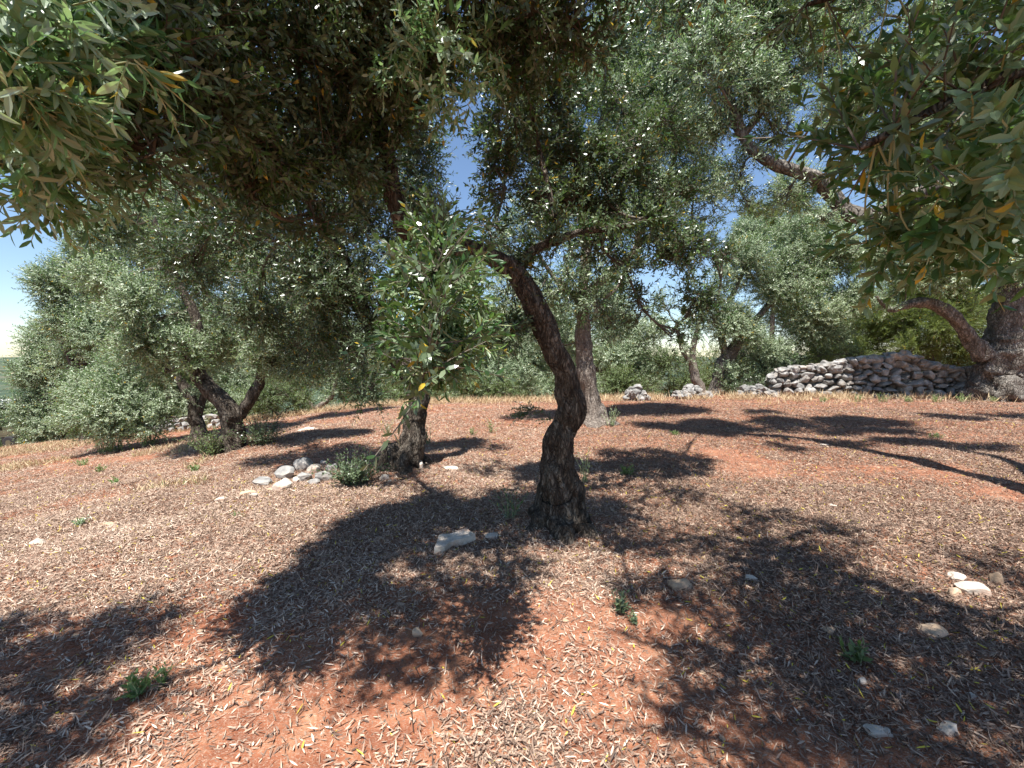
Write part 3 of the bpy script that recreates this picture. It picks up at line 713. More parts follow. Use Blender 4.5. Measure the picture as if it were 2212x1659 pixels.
# --- little V-shaped olive on the crest and growth behind it
d = 17.5
tree('olive_tree', 'small olive with yellowish V-shaped limbs on the grassy crest', 'olive tree', [
    [(681, 905, d, .22), (681, 890, d, .17), (680, 878, d, .16)],
    [(680, 884, d, .12), (668, 868, d, .10), (655, 856, d, .09), (640, 852, d, .08), (620, 835, d, .05)],
    [(681, 884, d, .12), (700, 868, d, .10), (715, 858, d, .09), (722, 842, d, .08), (730, 815, d, .05)],
  ],
  [C(620, 800, d, .9), C(700, 770, d + .6, 1.0), C(760, 780, d + .5, .9), C(660, 730, d + .5, 1.0), C(740, 830, d + 1, .6), C(590, 840, d + 1, .6)],
  leaf='olive_grey', bark='bark_pale', seed=61, group='olive trees of the grove', crown_kw=dict(ls=2.2, lod=2, lai=4.5), base=P(681, 905, d), limb_sides=8)
far_tree('olive crown rising behind the V-shaped tree', 760, 890, 23.0, [C(740, 730, 23, 1.5), C(800, 790, 23, 1.6), C(850, 740, 23, 1.5), C(680, 790, 24, 1.6), C(860, 820, 23, 1.2)], 62, ls=2.6)
far_tree('broad olive between the knotted stump and the leaning trunk, beyond the crest', 1080, 860, 20.0,
    [C(1040, 790, 20, 1.6), C(1110, 820, 20, 1.3), C(1120, 720, 20.5, 1.6), C(1030, 700, 21, 1.5), C(960, 800, 21, 1.3), C(1010, 850, 19.5, .9)], 63, ls=2.4)
far_tree('olive behind the pale upright trunk, beyond the crest', 1340, 860, 19.0,
    [C(1330, 770, 19, 1.3), C(1380, 720, 19.5, 1.3), C(1310, 700, 19.5, 1.2), C(1370, 820, 19, 1.0), C(1240, 760, 20, 1.5), C(1190, 700, 20, 1.4), C(1320, 640, 20, 1.2)], 64, ls=2.3)

far_tree('wide olive crown closing the skyline left of the V-shaped tree', 480, 900, 24.0, [C(420, 830, 24, 2.0), C(520, 820, 24, 2.0), C(470, 760, 25, 2.2), C(580, 800, 24.5, 1.8), C(350, 850, 24, 1.8), C(400, 890, 23, 1.6), C(540, 870, 23, 1.5)], 65, ls=2.8)
far_tree('olive far down the slope behind the small trunk at the left', 300, 940, 27.0, [C(300, 850, 27, 2.2), C(230, 870, 27, 2.2), C(350, 800, 28, 2.2), C(180, 860, 28, 2.0), C(280, 910, 26, 2.0)], 66, ls=2.8)
far_tree('olive beyond the crest in line with the hanging bough', 900, 870, 25.0, [C(900, 790, 25, 2.0), C(960, 740, 26, 2.2), C(850, 800, 25, 1.8), C(980, 830, 25, 1.8), C(920, 850, 24, 1.5)], 67, ls=2.7)
far_tree('olive beyond the crest in line with the bend of the leaning trunk', 1180, 870, 26.0, [C(1180, 800, 26, 2.0), C(1120, 780, 26, 2.0), C(1230, 790, 26, 2.0), C(1190, 720, 27, 2.2), C(1290, 800, 26, 2.0), C(1260, 850, 25, 1.5), C(1150, 850, 25, 1.5)], 68, ls=2.7)
# --- pale upright olive behind the leaning one
d = G(1282, 912).y; print('tree9', d)
tree('olive_tree', 'upright olive with straight pale sun-flecked trunk, behind the leaning one', 'olive tree', [
    [(1288, 925, d, .42), (1282, 900, d, .28), (1274, 860, d, .21), (1264, 800, d, .20), (1260, 740, d, .175), (1256, 680, d, .15), (1255, 640, d, .145)],
    [(1255, 650, d, .12), (1262, 580, d, .12), (1264, 520, d, .10), (1258, 470, d, .08), (1270, 380, d, .06), (1300, 260, d, .04), (1340, 120, d, .03)],
    [(1256, 655, d, .10), (1290, 615, d, .09), (1340, 570, d, .085), (1382, 530, d, .08), (1385, 500, d, .07), (1430, 420, d, .05), (1470, 300, d, .03)],
    [(1254, 650, d, .08), (1235, 628, d, .075), (1210, 612, d, .06), (1170, 560, d, .04), (1140, 500, d, .03)],
  ],
  [C(1180, 480, d, .8, .7), C(1280, 560, d - .3, .6, .5), C(1370, 250, d, 1.0), C(1300, 170, d, .9), C(1450, 180, d, 1.0), C(1460, 320, d, .9), C(1400, 430, d, .9, .8), C(1300, 330, d + .4, .9, .8), C(1500, 420, d + .3, .8, .8), C(1180, 620, d + .5, .7, .7), C(1320, 700, d + .5, .5, .6),
   C(1420, 60, d, 1.0), C(1200, 740, d + .5, .5, .6), C(1110, 640, d, .6, .5), C(1500, 520, d + .5, .7, .6), C(1340, 80, d, .8), C(1150, 300, d, .8, .8), C(1230, 200, d, .8, .8), C(1200, 400, d, .8, .8), C(1330, 480, d, .7, .7), C(1270, 660, d - .4, .35, .8), C(1220, 600, d - .4, .4, .8), C(1120, 520, d + .3, .6, .7)],
  leaf='olive_grey', bark='bark_pale', seed=71, group='olive trees of the grove', crown_kw=dict(ls=1.6, lod=2, lai=6.5), limb_sides=12, first_flare=.6, rough=.2)

# --- pair of trunks left of the wall
d = 16.5
tree('olive_tree', 'olive with slim slanting pale trunk just left of the wall', 'olive tree', [
    [(1518, 868, d, .28), (1512, 840, d, .2), (1503, 815, d, .17), (1496, 785, d, .14), (1500, 740, d, .10), (1512, 690, d, .07), (1530, 630, d, .04)],
    [(1497, 790, d, .10), (1475, 755, d, .07), (1460, 700, d, .04)]],
  [C(1510, 690, d, .7, .9), C(1440, 660, d, .6, .5), C(1540, 620, d, .8, .7), C(1480, 760, d - .3, .3, .5)],
  leaf='olive_grey', bark='bark_pale', seed=81, group='olive trees of the grove', crown_kw=dict(ls=2.0, lod=2, lai=4), base=P(1518, 868, d), limb_sides=10)
tree('olive_tree', 'large grey-green olive with dark vine-wrapped trunk at the left end of the wall', 'olive tree', [
    [(1550, 868, d, .40), (1553, 840, d, .30), (1558, 810, d, .27), (1566, 780, d, .25), (1600, 730, d, .2)],
    [(1590, 745, d, .16), (1640, 680, d, .12), (1700, 620, d, .08), (1760, 560, d, .05)],
    [(1570, 780, d, .14), (1560, 700, d, .12), (1600, 600, d, .08), (1640, 520, d, .05)]],
  [C(1600, 700, d, 1.1), C(1700, 620, d, 1.3), C(1600, 570, d, 1.1), C(1780, 560, d, 1.2), C(1700, 520, d + .5, 1.0), C(1760, 690, d, 1.1), C(1850, 640, d, 1.1), C(1660, 760, d, .8), C(1800, 500, d + .6, .9), C(1570, 800, d - .2, .45, .6), C(1880, 570, d + .5, 1.0), C(1620, 510, d + .5, .7), C(1820, 740, d, .6, .6)],
  leaf='olive_grey', bark='bark_old', seed=82, group='olive trees of the grove', crown_kw=dict(ls=1.9, lod=2, lai=9), base=P(1550, 868, d), limb_sides=12)

# --- old massive olive at the right end of the wall
d = 13.0
tree('olive_tree', 'ancient massive olive with fluted trunk at the right end of the stone wall', 'olive tree', [
    [(2155, 880, d, .85), (2155, 850, d, .70), (2158, 810, d, .56), (2162, 770, d, .52), (2165, 730, d, .50)],
    [(2130, 770, d - .1, .24), (2090, 720, d - .1, .20), (2050, 680, d - .1, .18), (2005, 655, d - .1, .155), (1960, 658, d - .1, .12), (1925, 668, d - .1, .08), (1895, 640, d - .1, .045)],
    [(2165, 740, d, .42), (2175, 680, d, .36), (2185, 600, d, .28), (2160, 500, d, .18), (2100, 380, d, .1)],
    [(2175, 720, d, .30), (2215, 650, d, .26), (2260, 560, d, .2), (2300, 450, d, .1)]],
  [C(2000, 560, d, 1.0), C(2080, 480, d, 1.2), C(1950, 480, d, .8, .8), C(2150, 560, d - .5, 1.0), C(2180, 400, d, 1.3), C(2060, 380, d, 1.1), C(2200, 280, d, 1.3), C(1960, 600, d - .3, .5, .8), C(2080, 600, d - .6, .6, .7), C(2230, 520, d - .5, 1.0), C(2100, 250, d, 1.2, .9), C(2000, 330, d, .9, .8), C(1940, 400, d, .7, .6)],
  leaf='olive_grey', bark='bark_old', seed=91, group='olive trees of the grove', crown_kw=dict(ls=1.8, lod=2, lai=8), base=P(2155, 872, d), limb_sides=20, first_flare=.5, lobes=9, rough=.28)

# --- olive standing just outside the picture on the right: thick limb and silvery top crown
d = 6.4
tree('olive_tree', 'olive whose thick bent limb reaches in from the right under the top crown', 'olive tree', [
    [[5.6, 3.2, float(H(5.6, 3.2)) - .2, .42], [5.6, 3.25, .5, .28], [5.5, 3.45, 1.4, .23], [5.42, 3.8, 2.3, .18]],
    [tuple(q) for q in ()] + [[5.42, 3.75, 2.2, .16], [5.35, 4.3, 3.1, .14], [5.28, 5.2, 3.55, .12]] + [[*P(X, Y, d), r] for X, Y, d, r in [(1900, 466, 6.1, .115), (1832, 450, 6.4, .12), (1780, 405, 6.4, .105), (1715, 372, 6.4, .085), (1650, 345, 6.4, .075), (1605, 295, 6.4, .065), (1570, 200, 6.4, .07), (1545, 90, 6.3, .05), (1500, -80, 6.2, .03)]],
    [(1605, 295, 6.4, .05), (1680, 200, 6.5, .045), (1780, 120, 6.6, .035), (1900, 30, 6.7, .02)],
    [[5.5, 3.6, 2.0, .15], [6.0, 3.9, 3.0, .12], [6.4, 4.4, 4.0, .09], [6.3, 5.2, 5.2, .05]]],
  [C(1560, 130, 6.4, .55), C(1640, 60, 6.5, .6), C(1500, 40, 6.4, .5, .9), C(1620, 200, 6.4, .5, .9), C(1700, 130, 6.6, .55, .8), C(1530, 250, 6.5, .4, .8), C(1600, 370, 6.5, .35, .45), C(1800, 60, 6.8, .6, .6), C(1690, 280, 6.5, .4, .6),
   C(1900, 170, 6.8, .6, .6), C(1820, 260, 6.7, .45, .5), C(1650, -80, 6.5, .8), C(1850, -80, 6.8, .8), C(2000, 90, 6.9, .6, .6), C(1700, 420, 6.5, .25, .35), C(1950, 330, 6.6, .5, .8), C(1960, 470, 6.0, .32, 1.0), C(2080, 460, 6.0, .36, 1.0), C(2050, 560, 6.2, .35, .7), C(1890, 520, 6.1, .22, .7), C(2170, 480, 6.0, .4, .9), C(1620, 440, 6.5, .2, .4), C(2050, 240, 6.7, .6, .7), C(1490, -100, 6.4, .7), SH(1950, 930, 4.6, .5, 1.3), SH(2100, 965, 4.4, .5, 1.3), SH(2050, 900, 4.8, .6, 1.3), SH(1800, 905, 5, .5, 1.1), SH(1650, 890, 5, .5, 1.1), SH(2190, 900, 4.8, .6, 1.2), SH(1480, 985, 4.6, .4, 1), SH(1700, 965, 4.7, .35, .8), C(2100, -60, 6.8, .9), C(1780, 470, 6.4, .25, .3)],  # last clumps of the crown include ones added to shade the ground near the wall
  leaf='olive_grey', bark='bark_old', seed=101, group='olive trees of the grove', crown_kw=dict(ls=1.3, lod=2, lai=8, leafW=.0155), base=Vector((5.6, 3.2, float(H(5.6, 3.2)))), limb_sides=14)

# --- nearest olive, trunk out of view on the right; its boughs hang beside the camera
bx, by = 3.3, .5
near_tree, near_anc = tree('olive_tree', 'nearest olive, large-leaved boughs hanging in at the right edge', 'olive tree', [
    [[bx, by, float(H(bx, by)) - .2, .42], [bx, by, .4, .26], [bx - .05, by + .05, 1.1, .22], [bx - .1, by + .1, 1.9, .2]],
    [[bx - .1, by + .1, 1.7, .14], [2.9, .9, 2.4, .09], [2.4, 1.1, 2.6, .05], [1.9, 1.25, 2.5, .03], [1.4, 1.3, 2.35, .016], [1.1, 1.4, 2.2, .008]],
    [[2.9, .9, 2.4, .06], [2.3, 1.5, 2.9, .04], [1.8, 1.8, 3.1, .02], [1.3, 2.0, 3.1, .01]],
    [[2.6, 1.0, 2.5, .04], [2.0, 1.1, 2.1, .02], [1.5, 1.15, 1.9, .008]],
    [[bx - .1, by + .1, 1.8, .14], [3.2, .2, 2.8, .1], [2.6, -.4, 3.6, .06], [1.8, -.9, 4.0, .03]]],
  [SH(1420, 1180, 4.0, .36, .8), SH(1550, 1160, 4.0, .4, .8), SH(1700, 1200, 3.9, .4, .8), SH(1500, 1320, 3.8, .34, .8), SH(1680, 1360, 3.7, .38, .8), SH(1560, 1480, 3.6, .28, .8), SH(1740, 1560, 3.5, .32, .8), SH(1960, 1580, 3.5, .34, .8), SH(1480, 1580, 3.5, .18, .6), SH(2200, 1250, 3.7, .4, .7), SH(1900, 1300, 3.8, .36, 1), SH(2080, 1340, 3.7, .36, 1), SH(2200, 1420, 3.6, .36, 1), SH(1980, 1430, 3.6, .34, 1), SH(1780, 1230, 3.9, .34, 1), SH(1650, 1180, 4.0, .3, .9), SH(1880, 1560, 3.5, .26, .9), SH(1340, 1090, 4.2, .36, .9), SH(1450, 1060, 4.3, .4, .8), SH(1620, 1110, 4.2, .4, .7), SH(1420, 1260, 3.9, .26, 1.2), SH(1600, 1260, 3.9, .36, 1), SH(1780, 1300, 3.8, .34, 1), SH(1620, 1400, 3.7, .3, 1.1), SH(1440, 1400, 3.7, .2, 1.1), SH(2120, 1500, 3.5, .4, 1), SH(1640, 1640, 3.5, .3, 1), SH(1850, 1620, 3.4, .34, 1), SH(2100, 1640, 3.4, .36, 1), SH(1500, 1500, 3.6, .18, 1), SH(1800, 1150, 4.1, .36, .7)],  # out-of-view clumps, added to shade the right foreground
  seed=111, group='olive trees of the grove', crown_kw=dict(ls=1.3, lod=2, lai=4), base=Vector((bx, by, float(H(bx, by)))), limb_sides=12)
near_shoots('near_bough', [(2100, 250, 1.5, .16, 12), (2180, 330, 1.2, .13, 12), (2100, 420, 1.25, .13, 14), (2000, 330, 1.6, .16, 12), (2180, 450, 1.3, .10, 7), (2080, 490, 1.4, .10, 7), (1980, 440, 1.5, .12, 8), (1900, 270, 1.8, .17, 10),
    (2190, 150, 1.3, .14, 12), (2050, 140, 1.7, .17, 12), (1960, 520, 1.5, .1, 6), (2180, 590, 1.3, .05, 3), (1880, 150, 2.0, .2, 10), (1780, 250, 2.0, .14, 7), (1900, 540, 1.6, .08, 5), (2180, 40, 1.5, .2, 14), (2000, 60, 1.9, .2, 10), (1850, 330, 1.9, .12, 6)],
    near_tree, 8, matk='olive_near', label='large dark leaves with a few yellow ones at the right edge', anchors=near_anc, length=.17, nl=12, leafL=.072, leafW=.027, yellow=.03, dens=1.5)

# --- pines and bushes beyond the wall
def pine(label, X, Yb, d, clumps, seed, **kw):
    return far_tree(label, X, Yb, d, clumps, seed, leaf='pine', ls=2.4, name='pine_tree', cat='pine', group='yellow-green pines behind the wall',
                    kw=dict(leafL=.085, leafW=.009, nl=20, droop=.05, up=.5, length=.2, spread=.6, **kw), fork=False)
pine('tall yellow-green pine top showing against the sky above the grey-green olive', 1660, 860, 27.0, [C(1650, 470, 27, 1.2), C(1690, 520, 27, 1.4), C(1610, 530, 27, 1.2), C(1740, 480, 27, 1.2), C(1700, 620, 27, 2.0)], 121)
pine('young yellow-green pine right above the middle of the wall', 1830, 860, 20.0, [C(1840, 770, 20, .8), C(1800, 760, 20, .7), C(1870, 720, 20, .8), C(1770, 790, 20, .6), C(1900, 780, 20, .7)], 122)
pine('leafy yellow-green pine between wall and ancient trunk', 2020, 860, 18.5, [C(2050, 740, 18.5, 1.0), C(2000, 700, 18.5, 1.0), C(2070, 680, 18.5, 1.0), C(1960, 760, 18.5, .8), C(2080, 790, 18.5, .7), C(1940, 700, 19, .9), C(2050, 630, 19, 1.1), C(1960, 630, 19.5, 1.0), C(1880, 690, 20, .9)], 123)
pine('yellow-green pine right of the ancient trunk', 2230, 860, 18.0, [C(2210, 740, 18, 1.0), C(2240, 680, 18, 1.1), C(2215, 800, 18, .8)], 124)

def bush(label, X, Yb, d, clumps, seed, leaf='shrub', name='bush', cat='bush', group='bushes along the crest', ls=2.0, lai=4.5, gz=None):
    p = P(X, Yb, d); gz = float(H(p.x, p.y)); root = empty(name, Vector((p.x, p.y, gz)), label, cat, group)
    a = Acc(); rng = np.random.default_rng(seed)
    anc = np.array([[p.x, p.y, gz, .03], [p.x, p.y, gz + .1, .03]])
    crown(a, clumps, anc, rng, ls=ls, lod=2, lai=lai, length=.22, branch=.02, up=.5, yellow=.0, rlo=.1, rhi=.9)
    attach(a.build('foliage', [M[leaf], M['twig']]), root)
    b = Acc()
    for k in range(5):
        e = np.array(clumps[k % len(clumps)][:3]) + rng.normal(0, .1, 3); s = np.array([p.x, p.y, gz - .05]) + np.append(rng.normal(0, .05, 2), 0)
        q = catmull(np.array([[*s, .03 * ls / 2], [*((s + e) / 2 + rng.normal(0, .05, 3)), .02 * ls / 2], [*e, .01]]), 4); tube(b, q[:, :3], q[:, 3], 6)
    attach(b.build('stem', M['bark']), root)
    return root
bush('dark bush filling the shade left of the wall', 1620, 860, 16.0, [C(1620, 830, 16, .6), C(1660, 810, 16.3, .6), C(1590, 840, 16, .4), C(1700, 790, 16.8, .5)], 131, leaf='olive')
bush('bramble bush spilling over the left top of the wall', 1720, 800, 17.0, [C(1720, 775, 17, .5), C(1780, 765, 17, .5), C(1850, 760, 17.2, .45)], 132)
bush('bright green bush on the skyline in the gap left of the pale pair of trunks', 1440, 860, 24.0, [C(1440, 790, 24, 1.2), C(1500, 810, 24, 1.0), C(1390, 780, 24, 1.0), C(1400, 840, 24, 1.1), C(1470, 840, 24, 1.0), C(1400, 800, 25, 1.1)], 133, ls=2.6)
bush('round green bush at the crest below the broad olive', 1040, 870, 18.0, [C(1060, 840, 18, .8), C(1000, 850, 18, .8), C(1110, 850, 18, .6)], 134, ls=2.2)
bush('pale green bush under the V-shaped limbs', 745, 870, 18.5, [C(740, 850, 18.5, .7), C(770, 840, 18.5, .7), C(800, 860, 18.5, .6)], 135, leaf='olive_grey', ls=2.2)
bush('green bush left of the V-shaped tree at the crest', 600, 880, 15.5, [C(600, 850, 15.5, .8), C(560, 870, 15.5, .7), C(640, 870, 15.8, .5)], 136)
bush('round bush with fine leaves to the right of the pale trunk', 1340, 862, 17.5, [C(1350, 830, 17.5, .8), C(1310, 840, 17.5, .7), C(1390, 850, 17.5, .6)], 137, leaf='shrub', ls=2.1)
bush('grey green bush left of the knotted stump at the crest', 850, 862, 18.0, [C(850, 850, 18, .6), C(890, 840, 18.3, .6), C(930, 850, 18, .6)], 138, ls=2.1)
# far wood: green trees behind everything so the skyline closes up on the right
for k, (lab, X, d, cl) in enumerate([
    ('hazy wooded olive far behind the pale pair of trunks', 1560, 30, [C(1540, 800, 30, 1.8), C(1610, 790, 30, 2.0), C(1600, 730, 31, 2.0)]),
    ('leafy tree far behind the middle of the wall', 1800, 28, [C(1780, 720, 28, 2.4), C(1870, 700, 28, 2.2), C(1720, 690, 29, 2.2)]),
    ('leafy tree far behind the right part of the wall', 2030, 27, [C(2020, 640, 27, 2.4), C(2100, 700, 27, 2.4), C(1940, 680, 28, 2.2)]),
    ('leafy tree behind the ancient trunk at the right edge', 2220, 26, [C(2200, 640, 26, 2.4), C(2240, 740, 26, 2.2), C(2160, 560, 27, 2.4)])]):
    far_tree(lab, X, 860, d, cl, 140 + k, leaf='shrub', ls=3.0, name='leafy_tree', cat='tree', group='leafy trees far beyond the wall', kw=dict(lai=4.0))

# ------------------------------------------------------------------ stones
import bmesh
def rock_arrays(rng, sx, sy, sz, sub=2, ang=.28, flat=0.0):
    bm = bmesh.new(); bmesh.ops.create_icosphere(bm, subdivisions=sub, radius=1.0)
    cuts = norm(rng.normal(size=(13, 3))); off = rng.uniform(.5, .86, 13)
    sd = rng.uniform(0, 50)
    V = np.array([v.co[:] for v in bm.verts]); Fc = [[v.index for v in f.verts] for f in bm.faces]; bm.free()
    for c, o in zip(cuts, off):
        dd = V @ c; V = V - np.outer(np.maximum(dd - o, 0), c)
    V = V / np.abs(V).max(0)
    V = np.sign(V) * np.abs(V) ** .86
    for i in range(len(V)):
        q = Vector(V[i]) * 1.6 + Vector((sd, sd, 0)); V[i] *= 1 + ang * .5 * mnoise.noise(q) + .05 * mnoise.noise(q * 3.7)
    V *= np.array([sx, sy, sz])
    return V, Fc
def rotz(V, a, tx=0.0, ty=0.0):
    c, s = math.cos(a), math.sin(a); R = np.array([[c, -s, 0], [s, c, 0], [0, 0, 1]])
    cx, sx_ = math.cos(tx), math.sin(tx); Rx = np.array([[1, 0, 0], [0, cx, -sx_], [0, sx_, cx]])
    cy, sy_ = math.cos(ty), math.sin(ty); Ry = np.array([[cy, 0, sy_], [0, 1, 0], [-sy_, 0, cy]])
    return V @ (R @ Ry @ Rx).T
def add_rock(acc, V, Fc, rnd=.5):
    acc.add(V, np.concatenate(Fc), [len(f) for f in Fc], 0, np.full(len(Fc), rnd))
def stone(X, Y, w, h, label, mk='stone', seed=0, tilt=0.0, group='loose stones on the ground', rz=None, flat=.6, name='stone', cat='stone', up=.22):
    """w, h: size in display pixels"""
    g = G(X, Y + h * .3); s = g.y / 922.0
    rng = np.random.default_rng(1000 + seed); sx = w * s * .5; sz = max(h * s * .5 * flat, .01)
    V, Fc = rock_arrays(rng, sx * 1.08, sx * rng.uniform(.65, .9), sz * 1.15, 3, .3)
    V = rotz(V, rz if rz is not None else rng.uniform(-.3, .3), rng.normal(0, .08), tilt)
    a = Acc(); add_rock(a, V, Fc, rng.uniform(.4, 1)); o = a.build(name, M[mk], smooth=False)
    o.location = (g.x, g.y, g.z + sz * up)
    tag(o, label, cat, group); return o
ST = [
 (1470, 1258, 48, 40, 'tan stone lying alone in the shade right of the sunlit patch', 'stone_tan'),
 (2068, 1242, 30, 34, 'small upright pale stone touching the bigger one in the cluster at the right', 'stone'),
 (2098, 1267, 58, 42, 'largest pale stone of the cluster at the right, with dark pits', 'stone'),
 (2150, 1245, 24, 44, 'narrow shaded stone at the right end of the cluster', 'stone_tan'),
 (2060, 1275, 34, 26, 'reddish half-buried stone at the left foot of the cluster', 'stone_tan'),
 (1622, 1246, 24, 22, 'little pointed pinkish stone on dark litter, right of the lone tan stone', 'stone'),
 (2020, 1360, 58, 30, 'long orange-tan stone lying aslant below the cluster', 'stone_tan'),
 (1790, 1358, 34, 20, 'flat tan chip above the dark green seedling', 'stone_tan'),
 (1860, 1468, 24, 24, 'small cream stone just below the dark green seedling', 'stone'),
 (1896, 1575, 52, 30, 'wide pinkish white stone at the bottom right', 'stone'),
 (2048, 1568, 46, 36, 'blocky white stone at the bottom right, right of the wide pinkish one', 'stone'),
 (2320 / 1.0 * .905, 1500, 20, 14, 'small pinkish pebble above the blocky white stone', 'stone'),
 (1062, 1155, 34, 20, 'small white broken stone beside the flat slab', 'stone'),
 (1218, 1132, 28, 26, 'round tan stone leaning on the foot of the leaning trunk', 'stone_tan'),
 (900, 1000, 28, 30, 'bright white stone in front of the knotted stump', 'stone'),
 (972, 1009, 36, 13, 'flat white stone in the sunlit litter right of the stump', 'stone'),
 (830, 1028, 24, 22, 'cream stone left of the bright white one at the stump', 'stone'),
 (842, 1038, 10, 8, 'pebble touching the cream stone at the stump', 'stone'),
 (902, 1362, 26, 28, 'lone pinkish stone in the middle of the big left shadow', 'stone_tan'),
 (822, 1390, 12, 14, 'tiny pointed stone left below the pinkish stone', 'stone'),
 (1132, 1247, 12, 14, 'small pale pebble left of the top of the sunlit patch', 'stone'),
 (80, 1167, 34, 18, 'white stone on bare red soil near the left edge', 'stone'),
 (235, 1132, 46, 10, 'thin flat ochre stone on bare soil, beyond the dry tuft', 'stone_tan'),
 (900, 852 + 28, 22, 8, 'flat white stone on the red soil at the crest', 'stone'),
 (1128, 868, 16, 8, 'white stone at the crest left of the leaning trunk', 'stone'),
 (1135, 880, 28, 8, 'long white stone in front of the crest stone', 'stone'),
 (665, 926, 44, 8, 'flat pale rock in the soil beyond the forked olive', 'stone'),
 (535, 1062, 30, 18, 'orange stained rock breaking the soil at the shadow edge', 'stone_tan'),
 (590, 1055, 26, 12, 'small ochre rock right of the orange stained one', 'stone_tan'),
 (480, 1075, 30, 12, 'pale flat rock below the forked olive', 'stone'),
 (1800, 1090, 16, 8, 'small pale stone in the sunny strip at the right', 'stone'),
 (1780, 940 + 20, 18, 6, 'flat pale stone in the shade near the wall', 'stone'),
]
for i, s in enumerate(ST): stone(s[0], s[1], s[2], s[3], s[4], s[5], seed=i, flat=.8 if s[3] > .7 * s[2] else .7)
# grey stones of the heap left of the stump
HP = [(615, 1024, 44, 30, 'large smooth grey stone at the left of the heap by the stump'), (608, 1050, 42, 28, 'white-topped stone lowest in the heap'), (655, 1005, 40, 30, 'grey stone at the top of the heap'),
      (680, 1012, 30, 22, 'tan angular stone right at the top of the heap'), (700, 1030, 40, 24, 'flat grey stone at the right of the heap'), (662, 1030, 36, 22, 'speckled stone in the middle of the heap'),
      (720, 1010, 30, 20, 'small grey stone behind the green shrub'), (640, 1038, 20, 14, 'white pebble low in the heap'), (565, 1040, 44, 12, 'thin slab edge left of the heap'), (550, 1070, 18, 10, 'little white stone below the slab edge'), (680, 1042, 24, 14, 'small stone low at the right of the heap'), (700, 1000, 16, 12, 'pebble behind the tan angular stone')]
for i, s in enumerate(HP): stone(*s[:4], s[4], 'stone_grey' if 'white' not in s[4] and 'tan' not in s[4] else 'stone', seed=60 + i, group='stones of the heap left of the stump', flat=1.15, up=.4)
# the flat slab in front of the leaning tree
def slab():
    out = [(938, 1198), (948, 1166), (985, 1162), (1010, 1154), (1027, 1172), (1000, 1180), (975, 1184), (960, 1196)]
    pts = [G(x, y) for x, y in out]; c = sum(pts, Vector()) / len(pts)
    # widen to a real slab footprint
    base = [np.array([p.x - c.x, (p.y - c.y), 0]) for p in pts]
    a = Acc(); n = len(base); top = []; th = .055
    rng = np.random.default_rng(4)
    V = []; rings = [(1.0, 0.0), (1.02, .5), (.97, .95), (.7, 1.05), (.35, 1.0)]
    m = 40
    ang = np.linspace(0, 1, m, endpoint=False)
    bb = np.array(base); bb2 = np.vstack([bb, bb[:1]])
    per = [bb2[int(t * n)] * (1 - (t * n) % 1) + bb2[int(t * n) + 1] * ((t * n) % 1) for t in ang]
    for (k, z) in rings:
        for p in per:
            q = p * k; nz = mnoise.noise(Vector((q[0] * 14, q[1] * 14, z * 3)))
            V.append([q[0] * (1 + .05 * nz), q[1] * (1 + .05 * nz), th * z + .012 * nz + .05 * q[0]])
    V.append([0, 0, th]); V = np.array(V); L = []; Tt = []
    for r in range(len(rings) - 1):
        for j in range(m):
            j2 = (j + 1) % m; L += [r * m + j, r * m + j2, (r + 1) * m + j2, (r + 1) * m + j]; Tt.append(4)
    for j in range(m): L += [(len(rings) - 1) * m + j, (len(rings) - 1) * m + (j + 1) % m, len(V) - 1]; Tt.append(3)
    a.add(V, L, Tt, 0, np.full(len(Tt), .6)); o = a.build('stone', M['stone']); o.location = (c.x, c.y, c.z + .004)
    tag(o, 'long flat grey slab lying in the litter in front of the leaning trunk', 'stone', 'loose stones on the ground')
slab()

